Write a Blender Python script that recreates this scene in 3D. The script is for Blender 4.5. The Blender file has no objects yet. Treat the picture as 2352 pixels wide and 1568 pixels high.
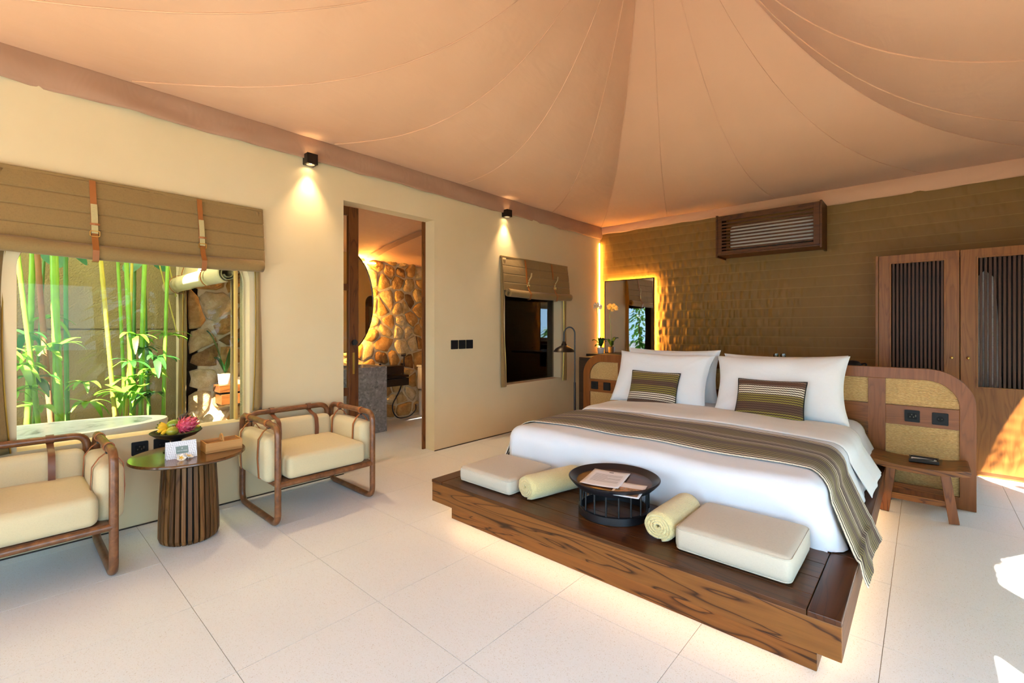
import bpy, bmesh, math, random
from math import sin, cos, pi, radians, sqrt, atan2, hypot
from mathutils import Vector, Matrix, noise
from mathutils.geometry import tessellate_polygon

random.seed(7)
SC = bpy.context.scene
COL = SC.collection

# ------------------------------------------------------------------ camera, sky, sun, exposure
CAM_H, YAW, FPX, HORIZ = 1.293, 0.7310, 1055.7, 752.4
cam = bpy.data.objects.new('camera', bpy.data.cameras.new('camera'))
COL.objects.link(cam)
cam.location = (0, 0, CAM_H)
cam.rotation_euler = (pi / 2, 0, YAW)
cam.data.sensor_width = 36
cam.data.lens = FPX * 36 / 2352
cam.data.shift_y = -(784 - HORIZ) / 2352
cam.data.clip_start = 0.05
SC.camera = cam

world = bpy.data.worlds.new('sky'); SC.world = world
world.use_nodes = True
bg = world.node_tree.nodes['Background']
bg.inputs[0].default_value = (0.43, 0.71, 1.0, 1)
bg.inputs[1].default_value = 5.8

SUN_H = Vector((-0.62, 0.78, 0)).normalized()
SUN_T = 1.30
sun = bpy.data.objects.new('sun', bpy.data.lights.new('sun', 'SUN'))
COL.objects.link(sun)
sun.data.energy = 36.0
sun.data.angle = radians(0.6)
sun.data.color = (1.0, 0.93, 0.80)
sun.rotation_euler = Vector((SUN_H.x, SUN_H.y, -SUN_T)).to_track_quat('-Z', 'Y').to_euler()
sun.location = (8, -6, 9)

def portal(loc, rot, sx, sy):
    l = bpy.data.lights.new('daylight_portal', 'AREA'); l.shape = 'RECTANGLE'; l.size = sx; l.size_y = sy
    l.cycles.is_portal = True
    o = bpy.data.objects.new('daylight_portal', l); o.location = loc; o.rotation_euler = rot; COL.objects.link(o)

SC.view_settings.view_transform = 'Standard'
SC.view_settings.look = 'None'
SC.view_settings.exposure = 0.82
SC.view_settings.gamma = 1.0
SC.view_settings.use_curve_mapping = False
SC.cycles.max_bounces = 7
SC.cycles.diffuse_bounces = 4
SC.cycles.adaptive_threshold = 0.03
SC.cycles.glossy_bounces = 3
SC.cycles.transmission_bounces = 3
SC.cycles.transparent_max_bounces = 8
SC.cycles.sample_clamp_indirect = 8.0
SC.cycles.caustics_reflective = False
SC.cycles.caustics_refractive = False

# room dimensions (metres, camera stands over the origin)
WX, WXO = -3.82, -3.97          # left wall: room face, outer face
BY = 6.37                       # back wall
RX = 1.00                       # right wall
FY = -3.4                       # open front of the tent
EAVE = 2.87
APEX = Vector((-1.59, 3.36, 5.03)); TP = 2.87
STX = -5.6                      # bathroom stone wall

# ------------------------------------------------------------------ geometry helpers
WL = {}
def wloc(o): return WL.get(o.name, Vector((0, 0, 0))) if o else Vector((0, 0, 0))

class MB:
    def __init__(s): s.v = []; s.f = []; s.uv = {}
    def add(s, vs, fs):
        b = len(s.v); s.v += [Vector(p) for p in vs]; s.f += [tuple(i + b for i in q) for q in fs]; return s
    def box(s, x0, x1, y0, y1, z0, z1):
        return s.add([(x0,y0,z0),(x1,y0,z0),(x1,y1,z0),(x0,y1,z0),(x0,y0,z1),(x1,y0,z1),(x1,y1,z1),(x0,y1,z1)],
                     [(3,2,1,0),(4,5,6,7),(0,1,5,4),(1,2,6,5),(2,3,7,6),(3,0,4,7)])
    def obox(s, m, hx, hy, hz):
        vs = [m @ Vector((a*hx, b*hy, c*hz)) for c in (-1,1) for a, b in ((-1,-1),(1,-1),(1,1),(-1,1))]
        return s.add(vs, [(3,2,1,0),(4,5,6,7),(0,1,5,4),(1,2,6,5),(2,3,7,6),(3,0,4,7)])
    def bar(s, a, b, w, h, up=(0,0,1)):
        a, b = Vector(a), Vector(b); d = (b - a); L = d.length; d.normalize()
        u = Vector(up); r = d.cross(u).normalized(); u = r.cross(d)
        m = Matrix((( d.x, r.x, u.x, (a.x+b.x)/2), (d.y, r.y, u.y, (a.y+b.y)/2), (d.z, r.z, u.z, (a.z+b.z)/2), (0,0,0,1)))
        return s.obox(m, L/2, w/2, h/2)
    def tube(s, path, r, n=10, closed=False, caps=True, flat=None):
        P = [Vector(p) for p in path]; N = len(P)
        rr = r if isinstance(r, (list, tuple)) else [r]*N
        vs = []; prev = None
        for i, p in enumerate(P):
            if closed: t = (P[(i+1) % N] - P[i-1])
            else: t = P[min(i+1, N-1)] - P[max(i-1, 0)]
            t.normalize()
            if prev is None:
                ref = Vector((0,0,1)) if abs(t.z) < .9 else Vector((1,0,0))
                nrm = t.cross(ref).normalized()
            else:
                nrm = (prev - t*prev.dot(t))
                nrm = nrm.normalized() if nrm.length > 1e-6 else t.orthogonal().normalized()
            prev = nrm; bn = t.cross(nrm)
            for k in range(n):
                a = 2*pi*k/n
                vs.append(p + nrm*(cos(a)*rr[i]) + bn*(sin(a)*rr[i]*(flat or 1)))
        fs = []
        M = N if closed else N-1
        for i in range(M):
            j = (i+1) % N
            for k in range(n):
                fs.append((i*n+k, i*n+(k+1) % n, j*n+(k+1) % n, j*n+k))
        if caps and not closed:
            fs.append(tuple(reversed(range(n)))); fs.append(tuple((N-1)*n+k for k in range(n)))
        return s.add(vs, fs)
    def lathe(s, prof, c=(0,0,0), n=32, sx=1, sy=1, caps=True):
        c = Vector(c); vs = []; fs = []
        for r, z in prof:
            for k in range(n):
                a = 2*pi*k/n; vs.append(c + Vector((r*sx*cos(a), r*sy*sin(a), z)))
        for i in range(len(prof)-1):
            for k in range(n):
                fs.append((i*n+k, i*n+(k+1) % n, (i+1)*n+(k+1) % n, (i+1)*n+k))
        if caps and prof[0][0] > 1e-5: fs.append(tuple(reversed(range(n))))
        if caps and prof[-1][0] > 1e-5: fs.append(tuple((len(prof)-1)*n+k for k in range(n)))
        return s.add(vs, fs)
    def grid(s, fn, nu, nv, uv=False):
        b = len(s.v); vs = []; fs = []
        for j in range(nv+1):
            for i in range(nu+1):
                vs.append(Vector(fn(i/nu, j/nv)))
                if uv: s.uv[b+len(vs)-1] = (i/nu, j/nv)
        for j in range(nv):
            for i in range(nu):
                a = j*(nu+1)+i; fs.append((a, a+1, a+nu+2, a+nu+1))
        return s.add(vs, fs)
    def plate(s, outer, holes, fmap, th):
        """flat polygon with holes; fmap(a,b,d) -> 3D, d in {0,th}"""
        loops = [outer] + list(holes)
        tri = tessellate_polygon([[Vector((a, b, 0)) for a, b in L] for L in loops])
        flat = [p for L in loops for p in L]; n = len(flat)
        vs = [fmap(a, b, 0) for a, b in flat] + [fmap(a, b, th) for a, b in flat]
        fs = [tuple(t) for t in tri] + [tuple(i+n for i in reversed(t)) for t in tri]
        o = 0
        for L in loops:
            m = len(L)
            for k in range(m):
                a, b = o+k, o+(k+1) % m; fs.append((a, b, b+n, a+n))
            o += m
        return s.add(vs, fs)
    def rbox(s, c, size, r, n=6, bulge=0.0, m=None, k=5):
        """rounded box; bulge puffs the faces"""
        c = Vector(c); h = [d/2 for d in size]; r = min([r]+h)
        def line(hh):
            inner = hh - r; pts = []
            for i in range(n): pts.append(-inner - r*cos(pi/2*i/n))
            for i in range(k+1): pts.append(-inner + 2*inner*i/k)
            for i in range(n-1, -1, -1): pts.append(inner + r*cos(pi/2*i/n))
            return pts
        bm = bmesh.new(); seen = {}
        L = [line(hh) for hh in h]
        def vert(p):
            q = [max(-(h[a]-r), min(h[a]-r, p[a])) for a in range(3)]
            d = Vector([p[a]-q[a] for a in range(3)])
            # cube -> sphere on the rounded rim
            mx = max(abs(d[0]), abs(d[1]), abs(d[2]))
            if d.length > 1e-9 and mx > 1e-9: d = d.normalized()*r
            w = Vector(q) + d
            if bulge:
                u = [1-(w[a]/h[a])**2 if h[a] else 0 for a in range(3)]
                u = [max(0, t) for t in u]
                f = [u[1]*u[2], u[0]*u[2], u[0]*u[1]]
                for a in range(3): w[a] += 0 if (a == 2 and w[2] < 0) else (1 if w[a] > 0 else -1)*bulge*f[a]*(abs(w[a])/h[a])
            key = (round(w[0],5), round(w[1],5), round(w[2],5))
            if key not in seen: seen[key] = bm.verts.new(w)
            return seen[key]
        for ax in range(3):
            a, b = (ax+1) % 3, (ax+2) % 3
            for sg in (-1, 1):
                for i in range(len(L[a])-1):
                    for j in range(len(L[b])-1):
                        q = []
                        for (ii, jj) in ((i,j),(i+1,j),(i+1,j+1),(i,j+1)):
                            p = [0,0,0]; p[ax] = sg*h[ax]; p[a] = L[a][ii]; p[b] = L[b][jj]; q.append(vert(p))
                        if sg < 0: q.reverse()
                        q2 = []
                        for t in q:
                            if t not in q2: q2.append(t)
                        if len(q2) > 2:
                            try: bm.faces.new(q2)
                            except ValueError: pass
        bm.verts.index_update()
        mm = m or Matrix.Identity(4)
        s.add([c + (mm @ v.co) for v in bm.verts], [tuple(v.index for v in f.verts) for f in bm.faces])
        bm.free(); return s
    def sphere(s, c, rx, ry, rz, nu=16, nv=10, m=None):
        c = Vector(c); m = m or Matrix.Identity(4)
        vs = [c + m @ Vector((0,0,-rz))]; fs = []
        for j in range(1, nv):
            t = -pi/2 + pi*j/nv
            for i in range(nu):
                a = 2*pi*i/nu; vs.append(c + m @ Vector((rx*cos(t)*cos(a), ry*cos(t)*sin(a), rz*sin(t))))
        vs.append(c + m @ Vector((0,0,rz))); T = len(vs)-1
        for i in range(nu): fs.append((0, 1+(i+1) % nu, 1+i)); fs.append((T, T-nu+i, T-nu+(i+1) % nu))
        for j in range(nv-2):
            for i in range(nu):
                a = 1+j*nu; fs.append((a+i, a+(i+1) % nu, a+nu+(i+1) % nu, a+nu+i))
        return s.add(vs, fs)
    def build(s, name, mat, parent=None, smooth=False, bevel=0, org=None, solid=0, sub=0, ang=40):
        off = wloc(parent) if parent else Vector(org or (0,0,0))
        me = bpy.data.meshes.new(name)
        me.from_pydata([tuple(p-off) for p in s.v], [], s.f)
        if s.uv:
            ul = me.uv_layers.new(name='UVMap')
            for l in me.loops: ul.data[l.index].uv = s.uv.get(l.vertex_index, (0,0))
        bm = bmesh.new(); bm.from_mesh(me); bmesh.ops.recalc_face_normals(bm, faces=bm.faces); bm.to_mesh(me); bm.free()
        if mat: me.materials.append(mat)
        if smooth:
            me.shade_smooth(); me.set_sharp_from_angle(angle=radians(ang))
        o = bpy.data.objects.new(name, me); COL.objects.link(o)
        if parent: o.parent = parent
        else: o.location = off
        WL[o.name] = off
        if solid:
            md = o.modifiers.new('thickness', 'SOLIDIFY'); md.thickness = solid; md.offset = 0
        if bevel:
            md = o.modifiers.new('bevel', 'BEVEL'); md.width = bevel; md.segments = 2; md.limit_method = 'ANGLE'; md.angle_limit = radians(50)
        if sub:
            md = o.modifiers.new('subsurf', 'SUBSURF'); md.levels = sub; md.render_levels = sub
        return o

def tag(o, label, cat, group=None):
    o['label'] = label; o['category'] = cat
    if group: o['group'] = group
    return o
def struct(o):
    o['kind'] = 'structure'; return o
def empty(name, loc):
    o = bpy.data.objects.new(name, None); COL.objects.link(o); o.location = loc; o.empty_display_size = .05
    WL[o.name] = Vector(loc); return o
def thing(name, label, cat, loc, group=None):
    return tag(empty(name, loc), label, cat, group)
def copy_tree(o, parent=None, name=None):
    c = o.copy(); COL.objects.link(c)
    if parent: c.parent = parent
    WL[c.name] = WL.get(o.name, Vector())
    for ch in list(o.children): copy_tree(ch, c)
    return c
def arc(cx, cy, r, a0, a1, n=8):
    return [(cx + r*cos(radians(a0+(a1-a0)*i/n)), cy + r*sin(radians(a0+(a1-a0)*i/n))) for i in range(n+1)]
def rrect(x0, x1, y0, y1, rbl, rbr, rtr, rtl, n=8):
    p = []
    p += arc(x0+rbl, y0+rbl, rbl, 180, 270, n) if rbl else [(x0, y0)]
    p += arc(x1-rbr, y0+rbr, rbr, 270, 360, n) if rbr else [(x1, y0)]
    p += arc(x1-rtr, y1-rtr, rtr, 0, 90, n) if rtr else [(x1, y1)]
    p += arc(x0+rtl, y1-rtl, rtl, 90, 180, n) if rtl else [(x0, y1)]
    return p
def rpath(pts, r, n=6, closed=True):
    """polyline with rounded corners"""
    P = [Vector(p) for p in pts]; out = []; N = len(P)
    for i, p in enumerate(P):
        if not closed and i in (0, N-1): out.append(p); continue
        a = (P[i-1]-p); b = (P[(i+1) % N]-p); rr = min(r, a.length/2, b.length/2); a.normalize(); b.normalize()
        A, B = p+a*rr, p+b*rr
        for k in range(n+1):
            t = k/n; out.append(A*(1-t)**2 + p*(2*t*(1-t)) + B*t*t)
    return out

# ------------------------------------------------------------------ materials
def lin(h):
    h = h.lstrip('#'); c = [int(h[i:i+2], 16)/255 for i in (0, 2, 4)]
    return tuple((x/12.92 if x <= .04045 else ((x+.055)/1.055)**2.4) for x in c)
MATS = {}
class NT:
    def __init__(s, name):
        s.m = bpy.data.materials.new(name); s.m.use_nodes = True; s.t = s.m.node_tree; s.n = s.t.nodes; s.l = s.t.links
        s.b = s.n['Principled BSDF']; s.out = s.n['Material Output']
    def node(s, typ, **kw):
        n = s.n.new(typ)
        for k, v in kw.items():
            if k.startswith('i_'):
                key = k[2:]; key = int(key) if key.isdigit() else key.replace('_', ' ')
                n.inputs[key].default_value = v
            else: setattr(n, k, v)
        return n
    def link(s, a, b): s.l.new(a, b)
    def coord(s, kind='Object', scale=(1,1,1), rot=(0,0,0)):
        mp = s.node('ShaderNodeMapping'); mp.inputs['Scale'].default_value = scale; mp.inputs['Rotation'].default_value = rot
        if kind == 'World': g = s.node('ShaderNodeNewGeometry'); s.link(g.outputs['Position'], mp.inputs[0])
        else: g = s.node('ShaderNodeTexCoord'); s.link(g.outputs[kind], mp.inputs[0])
        return mp.outputs[0]
    def noise(s, vec, scale, detail=4, rough=.55, dist=0):
        n = s.node('ShaderNodeTexNoise'); n.inputs['Scale'].default_value = scale; n.inputs['Detail'].default_value = detail
        n.inputs['Roughness'].default_value = rough; n.inputs['Distortion'].default_value = dist
        s.link(vec, n.inputs['Vector']); return n.outputs['Fac']
    def ramp(s, fac, stops, interp='LINEAR'):
        r = s.node('ShaderNodeValToRGB'); cr = r.color_ramp; cr.interpolation = interp
        while len(cr.elements) < len(stops): cr.elements.new(.5)
        for e, (p, c) in zip(cr.elements, stops): e.position = p; e.color = (*c[:3], 1)
        s.link(fac, r.inputs[0]); return r.outputs[0]
    def mix(s, fac, a, b):
        m = s.node('ShaderNodeMix', data_type='RGBA')
        for idx, v in ((0, fac), (6, a), (7, b)):
            if hasattr(v, 'is_linked'): s.link(v, m.inputs[idx])
            else: m.inputs[idx].default_value = v if idx == 0 else (*v[:3], 1)
        return m.outputs[2]
    def math(s, op, a, b=0.0, c=None):
        m = s.node('ShaderNodeMath', operation=op)
        for i, v in enumerate((a, b) if c is None else (a, b, c)):
            if hasattr(v, 'is_linked'): s.link(v, m.inputs[i])
            else: m.inputs[i].default_value = v
        return m.outputs[0]
    def bump(s, h, strength=.3, dist=.01, prev=None):
        b = s.node('ShaderNodeBump'); b.inputs['Strength'].default_value = strength; b.inputs['Distance'].default_value = dist
        s.link(h, b.inputs['Height'])
        if prev is not None: s.link(prev, b.inputs['Normal'])
        s.link(b.outputs[0], s.b.inputs['Normal']); return b.outputs[0]
    def col(s, c):
        if hasattr(c, 'is_linked'): s.link(c, s.b.inputs['Base Color'])
        else: s.b.inputs['Base Color'].default_value = (*c[:3], 1)
    def set(s, **kw):
        for k, v in kw.items(): s.b.inputs[k.replace('_', ' ')].default_value = v
        return s

def simple(name, c, rough=.5, metal=0.0, var=.06, bumps=None, spec=.5, coat=0, sheen=0):
    t = NT(name); c = lin(c) if isinstance(c, str) else c
    v = t.coord('Object'); n = t.noise(v, 6)
    t.col(t.ramp(n, [(.3, tuple(x*(1-var) for x in c)), (.7, tuple(min(1, x*(1+var)) for x in c))]))
    t.set(Roughness=rough, Metallic=metal)
    t.b.inputs['Specular IOR Level'].default_value = spec
    if coat: t.b.inputs['Coat Weight'].default_value = coat; t.b.inputs['Coat Roughness'].default_value = .15
    if sheen: t.b.inputs['Sheen Weight'].default_value = sheen
    if bumps: t.bump(t.noise(v, bumps[0], 3), bumps[1], bumps[2])
    return t.m

def wood(name, dark, mid, light, axis=0, rough=.38, scale=1.0, coat=.0, rings=3.2, fig=.75):
    t = NT(name); sc = [7.5*scale]*3; sc[axis] = .75*scale
    v = t.coord('Object', scale=tuple(sc))
    n1 = t.noise(v, 1.3, 2, .45, .9)
    sc2 = [70*scale]*3; sc2[axis] = 2.2*scale
    n2 = t.noise(t.coord('Object', scale=tuple(sc2)), 1.5, 4, .6)
    rg = t.math('FRACT', t.math('MULTIPLY', n1, rings*2))
    lo = 1-fig
    rr = t.ramp(rg, [(0, (lo*.6,)*3), (.16, (.5,)*3), (.6, (.75,)*3), (.9, (.6,)*3), (1, (lo*.6,)*3)])
    base = t.ramp(rr, [(0, lin(dark)), (.45, lin(mid)), (1, lin(light))])
    fin = t.mix(t.math('MULTIPLY', n2, .45), base, lin(dark))
    t.col(fin); t.set(Roughness=rough); t.b.inputs['Specular IOR Level'].default_value = .3
    if coat: t.b.inputs['Coat Weight'].default_value = coat; t.b.inputs['Coat Roughness'].default_value = .12
    t.bump(n2, .12, .002)
    return t.m

def cloth(name, c, weave=700, rough=.85, var=.07, wr=None, sheen=.15, cvar=3.0):
    t = NT(name); c = lin(c)
    v = t.coord('Object')
    a = t.noise(t.coord('Object', scale=(1, 1, .12)), weave, 2); b = t.noise(t.coord('Object', scale=(.12, .12, 1)), weave, 2)
    w = t.math('ADD', a, b)
    t.col(t.mix(t.ramp(w, [(.7, (0,0,0)), (1.3, (1,1,1))]), tuple(x*(1-var*1.6) for x in c), tuple(min(1, x*(1+var)) for x in c)))
    t.set(Roughness=rough); t.b.inputs['Sheen Weight'].default_value = sheen
    t.b.inputs['Specular IOR Level'].default_value = .2
    nb = t.bump(w, .18, .001)
    if wr: t.bump(t.noise(t.coord('Object', scale=wr[2] if len(wr) > 2 else (1,1,1)), wr[0], 4, .55, .6), wr[1], .02, nb)
    return t.m

def emit(name, c, strength):
    t = NT(name); t.col((0.8, .8, .8)); t.b.inputs['Emission Color'].default_value = (*c, 1); t.b.inputs['Emission Strength'].default_value = strength
    return t.m

def glass(name, tint=(1, 1, 1), refl=1.0):
    t = NT(name); t.n.remove(t.b)
    tr = t.node('ShaderNodeBsdfTransparent'); tr.inputs[0].default_value = (*tint, 1)
    gl = t.node('ShaderNodeBsdfGlossy'); gl.inputs['Roughness'].default_value = .01
    fr = t.node('ShaderNodeFresnel'); fr.inputs[0].default_value = 1.45
    mx = t.node('ShaderNodeMixShader')
    t.link(t.math('MULTIPLY', fr.outputs[0], refl), mx.inputs[0]); t.link(tr.outputs[0], mx.inputs[1]); t.link(gl.outputs[0], mx.inputs[2])
    t.link(mx.outputs[0], t.out.inputs[0]); return t.m

# floor: pale terrazzo with fine specks
t = NT('terrazzo'); v = t.coord('World')
vo = t.node('ShaderNodeTexVoronoi'); vo.inputs['Scale'].default_value = 380; t.link(v, vo.inputs['Vector'])
sp = t.ramp(vo.outputs['Color'], [(.0, lin('aca59c')), (.12, lin('d0ccc8')), (.22, lin('e0e3e6')), (1, lin('e5e9ee'))])
big = t.noise(v, .8, 3)
t.col(t.mix(t.ramp(big, [(.35, (0,0,0)), (.7, (.35,.35,.35))]), sp, lin('d6d3ce')))
t.set(Roughness=.42); t.b.inputs['Specular IOR Level'].default_value = .45
TERR = t.m
GROUT = simple('grout', '9d8f7c', .9)
# plaster
t = NT('cream_plaster'); v = t.coord('World')
t.col(t.mix(t.ramp(t.noise(v, 1.3, 5), [(.35, (0,0,0)), (.75, (1,1,1))]), lin('d5bf99'), lin('cfb78f')))
t.set(Roughness=.8); t.b.inputs['Specular IOR Level'].default_value = .25
t.bump(t.noise(v, 9, 5), .12, .01); PLASTER = t.m
t = NT('rough_plaster'); v = t.coord('World')
t.col(t.mix(t.ramp(t.noise(v, 1.6, 5), [(.35, (0,0,0)), (.7, (1,1,1))]), lin('85724a'), lin('9c8a5c')))
t.set(Roughness=.95); t.bump(t.noise(v, 70, 3), .9, .012); ROUGHPL = t.m
# tent canvas
t = NT('tent_canvas'); v = t.coord('World')
t.col(t.mix(t.ramp(t.noise(v, .7, 3), [(.3, (0,0,0)), (.7, (1,1,1))]), lin('d6a47d'), lin('dcad88')))
t.set(Roughness=.75); t.b.inputs['Specular IOR Level'].default_value = .2; t.b.inputs['Sheen Weight'].default_value = .1
nb = t.bump(t.noise(t.coord('Object', scale=(1, 1, 1)), 1.3, 3, .5, .8), .25, .08)
t.bump(t.noise(t.coord('World', scale=(9, 2.2, 1), rot=(0, 0, .6)), 1.2, 3, .5, .7), .22, .03, nb); CANVAS = t.m
t = NT('valance_canvas'); v = t.coord('World')
t.col(t.mix(t.noise(v, 2, 3), lin('9c7358'), lin('ad8265'))); t.set(Roughness=.7); t.b.inputs['Sheen Weight'].default_value = .1
t.bump(t.noise(t.coord('World', scale=(2, 2, 1)), 2.0, 3, .5, .8), .35, .05); VALANCE = t.m
# khaki wall lining with horizontal stitched bands and puckers between them
t = NT('khaki_lining'); g = t.node('ShaderNodeNewGeometry'); sx = t.node('ShaderNodeSeparateXYZ'); t.link(g.outputs['Position'], sx.inputs[0])
band = t.math('PINGPONG', t.math('MULTIPLY', sx.outputs[2], 1/.118), .5)            # 0..0.5 inside a band
seam = t.ramp(band, [(0, (1,1,1)), (.035, (0,0,0))])
prof = t.math('POWER', t.math('MULTIPLY', band, 2.0), .6)
bid = t.math('FLOOR', t.math('ADD', t.math('MULTIPLY', sx.outputs[2], 1/.118), .5))
cx_ = t.node('ShaderNodeCombineXYZ'); t.link(t.math('MULTIPLY', sx.outputs[0], 13.0), cx_.inputs[0]); t.link(t.math('MULTIPLY', sx.outputs[2], 2.2), cx_.inputs[1]); t.link(t.math('MULTIPLY', bid, 3.7), cx_.inputs[2])
pk = t.math('SUBTRACT', t.noise(cx_.outputs[0], 1.0, 2, .5, .5), .5)
big = t.ramp(t.noise(g.outputs['Position'], .9, 2), [(.35, (.35,.35,.35)), (.6, (1,1,1))])
h = t.math('MULTIPLY', t.math('MULTIPLY', pk, prof), big)
t.col(t.mix(seam, lin('86642e'), lin('9b7a42'))); t.set(Roughness=.55); t.b.inputs['Specular IOR Level'].default_value = .35
t.bump(h, .25, .02); LINING = t.m
KHAKI = cloth('khaki_canvas', '866a40', 500, wr=(3.5, .35, (1, 1, 1.6)))
KHAKI_L = cloth('pale_khaki_canvas', 'b3a06f', 500, wr=(4, .3))
LINEN = cloth('oatmeal_linen', 'c6b48f', 900, var=.045)
LINEN2 = cloth('grey_linen', 'bdb3a2', 900, var=.045)
WHITE = cloth('white_cotton', 'e8eaee', 900, var=.02, wr=(5, .22), sheen=.1)
WHITE2 = cloth('white_duvet_cotton', 'dde1ea', 900, var=.015, wr=(2.6, .16), sheen=.1)
t = NT('cream_terry'); v = t.coord('Object'); c = lin('e3cf94')
t.col(t.mix(t.noise(v, 160, 2), tuple(x*.8 for x in c), c)); t.set(Roughness=.95); t.b.inputs['Sheen Weight'].default_value = .4
nb = t.bump(t.noise(v, 170, 2), 1.0, .006); t.bump(t.noise(v, 18, 3), .3, .02, nb); TERRY = t.m
LEATHER = simple('tan_leather', '9a5426', .45, var=.15, bumps=(160, .2, .002))
LEATHER_D = simple('brown_leather', '6e3f24', .45, var=.12, bumps=(160, .2, .002))
LEATHER_O = simple('orange_leather', '96561f', .5, var=.12, bumps=(160, .2, .002))
TEAK_X = wood('teak_lengthwise', '331807', '7c491c', '99622a', 0, fig=1.0, rings=4.2)
TEAK_Y = wood('teak_crosswise', '3a1d0b', '653814', '7d4b1e', 1)
TEAK_Z = wood('teak_upright', '48240c', '7a451a', '945a26', 2)
TOPW_X = wood('dark_teak_top', '2c1608', '4c2a0f', '643a17', 0, .3)
TOPW_Y = wood('dark_teak_side_top', '2b150a', '4a260f', '5c3416', 1, .3)
HBW = wood('headboard_teak_upright', '4f280d', '82491b', '985c28', 2, fig=.4)
HBX = wood('headboard_teak_level', '4f280d', '82491b', '985c28', 0, fig=.4)
WARD_Z = wood('wardrobe_teak', '553012', '8b5322', 'a26a30', 2, .42, fig=.4)
WARD_X = wood('wardrobe_teak_level', '553012', '8b5322', 'a26a30', 0, .42, fig=.4)
SLATW = wood('slat_teak', '2e190d', '4d2d1a', '5f3b25', 2, .5)
ACW = wood('cabinet_teak', '33190a', '56300f', '6f4218', 0, .4)
DOORW = wood('door_teak', '3d1f0d', '693a17', '7e4a20', 2, .4)
CHAIRW = simple('chair_wood', '6f4424', .35, var=.22)
t = NT('chair_teak'); n2 = t.noise(t.coord('Object', scale=(9, 9, 9)), 2.2, 4, .6, .8)
t.col(t.ramp(n2, [(.25, lin('4b2c17')), (.5, lin('724527')), (.75, lin('8c5a35'))])); t.set(Roughness=.33); CHAIRW = t.m
BRASSY = simple('aged_brass', 'b08a3e', .3, .9, var=.1)
BRASS = simple('bright_brass', 'e0b86a', .25, 1.0)
BLACK = simple('black_metal', '17161a', .38, var=.2)
CONTACT = simple('contact_metal', '4a443a', .4, .6)
BLACKP = simple('black_plastic', '100f12', .55, var=.1, spec=.25)
DARKP = simple('dark_plastic_inset', '070708', .6, spec=.2)
IRON = simple('dark_bronze', '2a211c', .35, .6)
WHITEP = simple('white_plastic', 'e6e4df', .35, var=.02)
CERAM = simple('white_ceramic', 'e8e2d8', .2, var=.02, coat=.3)
CONCRETE = simple('grey_concrete', '9a9c9a', .6, var=.22, bumps=(30, .2, .005))
DARKW = wood('dark_brown_timber', '1d120b', '2e1d12', '3a2616', 0, .45)
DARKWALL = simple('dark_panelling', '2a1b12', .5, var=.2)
t = NT('terrazzo_basin'); v = t.coord('Object')
vo = t.node('ShaderNodeTexVoronoi'); vo.inputs['Scale'].default_value = 45; t.link(v, vo.inputs['Vector'])
vo2 = t.node('ShaderNodeTexVoronoi'); vo2.inputs['Scale'].default_value = 14; t.link(v, vo2.inputs['Vector'])
cA = t.ramp(vo.outputs['Color'], [(0, lin('2f2c2a')), (.12, lin('6f6c69')), (.8, lin('8b8884')), (1, lin('a5a29c'))])
t.col(cA); t.set(Roughness=.5); BASIN = t.m
t = NT('tub_terrazzo'); v = t.coord('Object')
cA = t.ramp(t.noise(v, 4, 6, .7, 1.0), [(.36, lin('60656a')), (.46, lin('a9aeb2')), (.7, lin('c3c7c9'))])
t.col(cA); t.set(Roughness=.3); TUB = t.m
TUBRIM = simple('tub_rim_concrete', 'd8d4c8', .5, var=.06)
t = NT('mirror_glass'); t.col((.9, .9, .9)); t.set(Metallic=1.0, Roughness=.015); MIRROR = t.m
GLASS = glass('clear_pane', (.98, .99, .98), .22)
DGLASS = glass('dark_reflective_pane', (.75, .72, .68), 1.5)
def stone(name, a, b, c):
    t = NT(name); v = t.coord('World')
    n = t.noise(v, 9, 6, .65, .4)
    t.col(t.ramp(n, [(.28, lin(a)), (.5, lin(b)), (.72, lin(c))])); t.set(Roughness=.95); t.b.inputs['Specular IOR Level'].default_value = .15
    t.bump(t.noise(v, 26, 6, .7), 1.0, .03); return t.m
t = NT('court_awning_canvas'); t.col(lin('e0cf9c')); t.set(Roughness=.8)
tl = t.node('ShaderNodeBsdfTranslucent'); tl.inputs[0].default_value = (*lin('f0dc9c'), 1); mx = t.node('ShaderNodeMixShader'); mx.inputs[0].default_value = .45
t.link(t.b.outputs[0], mx.inputs[1]); t.link(tl.outputs[0], mx.inputs[2]); t.link(mx.outputs[0], t.out.inputs[0]); AWNING = t.m
STONES = [stone('honey_stone', 'a3845a', 'c2a472', 'dac399'), stone('pale_stone', 'b09a72', 'cdb78d', 'e4d5b3'), stone('ochre_stone', '9c7648', 'b98f58', 'd3af78'), stone('brown_stone', '6b4a2a', '8d6840', 'ab8454')]
MORTAR = simple('pale_mortar', 'cdbb97', .95, var=.12, bumps=(22, .8, .02))
def leafm(name, a, b, tr=.3):
    t = NT(name); c = t.ramp(t.noise(t.coord('Object'), 5, 2), [(.3, lin(a)), (.7, lin(b))])
    t.col(c); t.set(Roughness=.38)
    tl = t.node('ShaderNodeBsdfTranslucent'); t.link(c, tl.inputs[0]); mx = t.node('ShaderNodeMixShader'); mx.inputs[0].default_value = tr
    t.link(t.b.outputs[0], mx.inputs[1]); t.link(tl.outputs[0], mx.inputs[2]); t.link(mx.outputs[0], t.out.inputs[0]); return t.m
LEAF = leafm('palm_leaf', '4f8420', '83b53c'); LEAFD = leafm('dark_leaf', '1f4718', '35682a', .15); ORCHL = leafm('orchid_leaf', '1d4a1c', '336b2c', .1)
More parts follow.
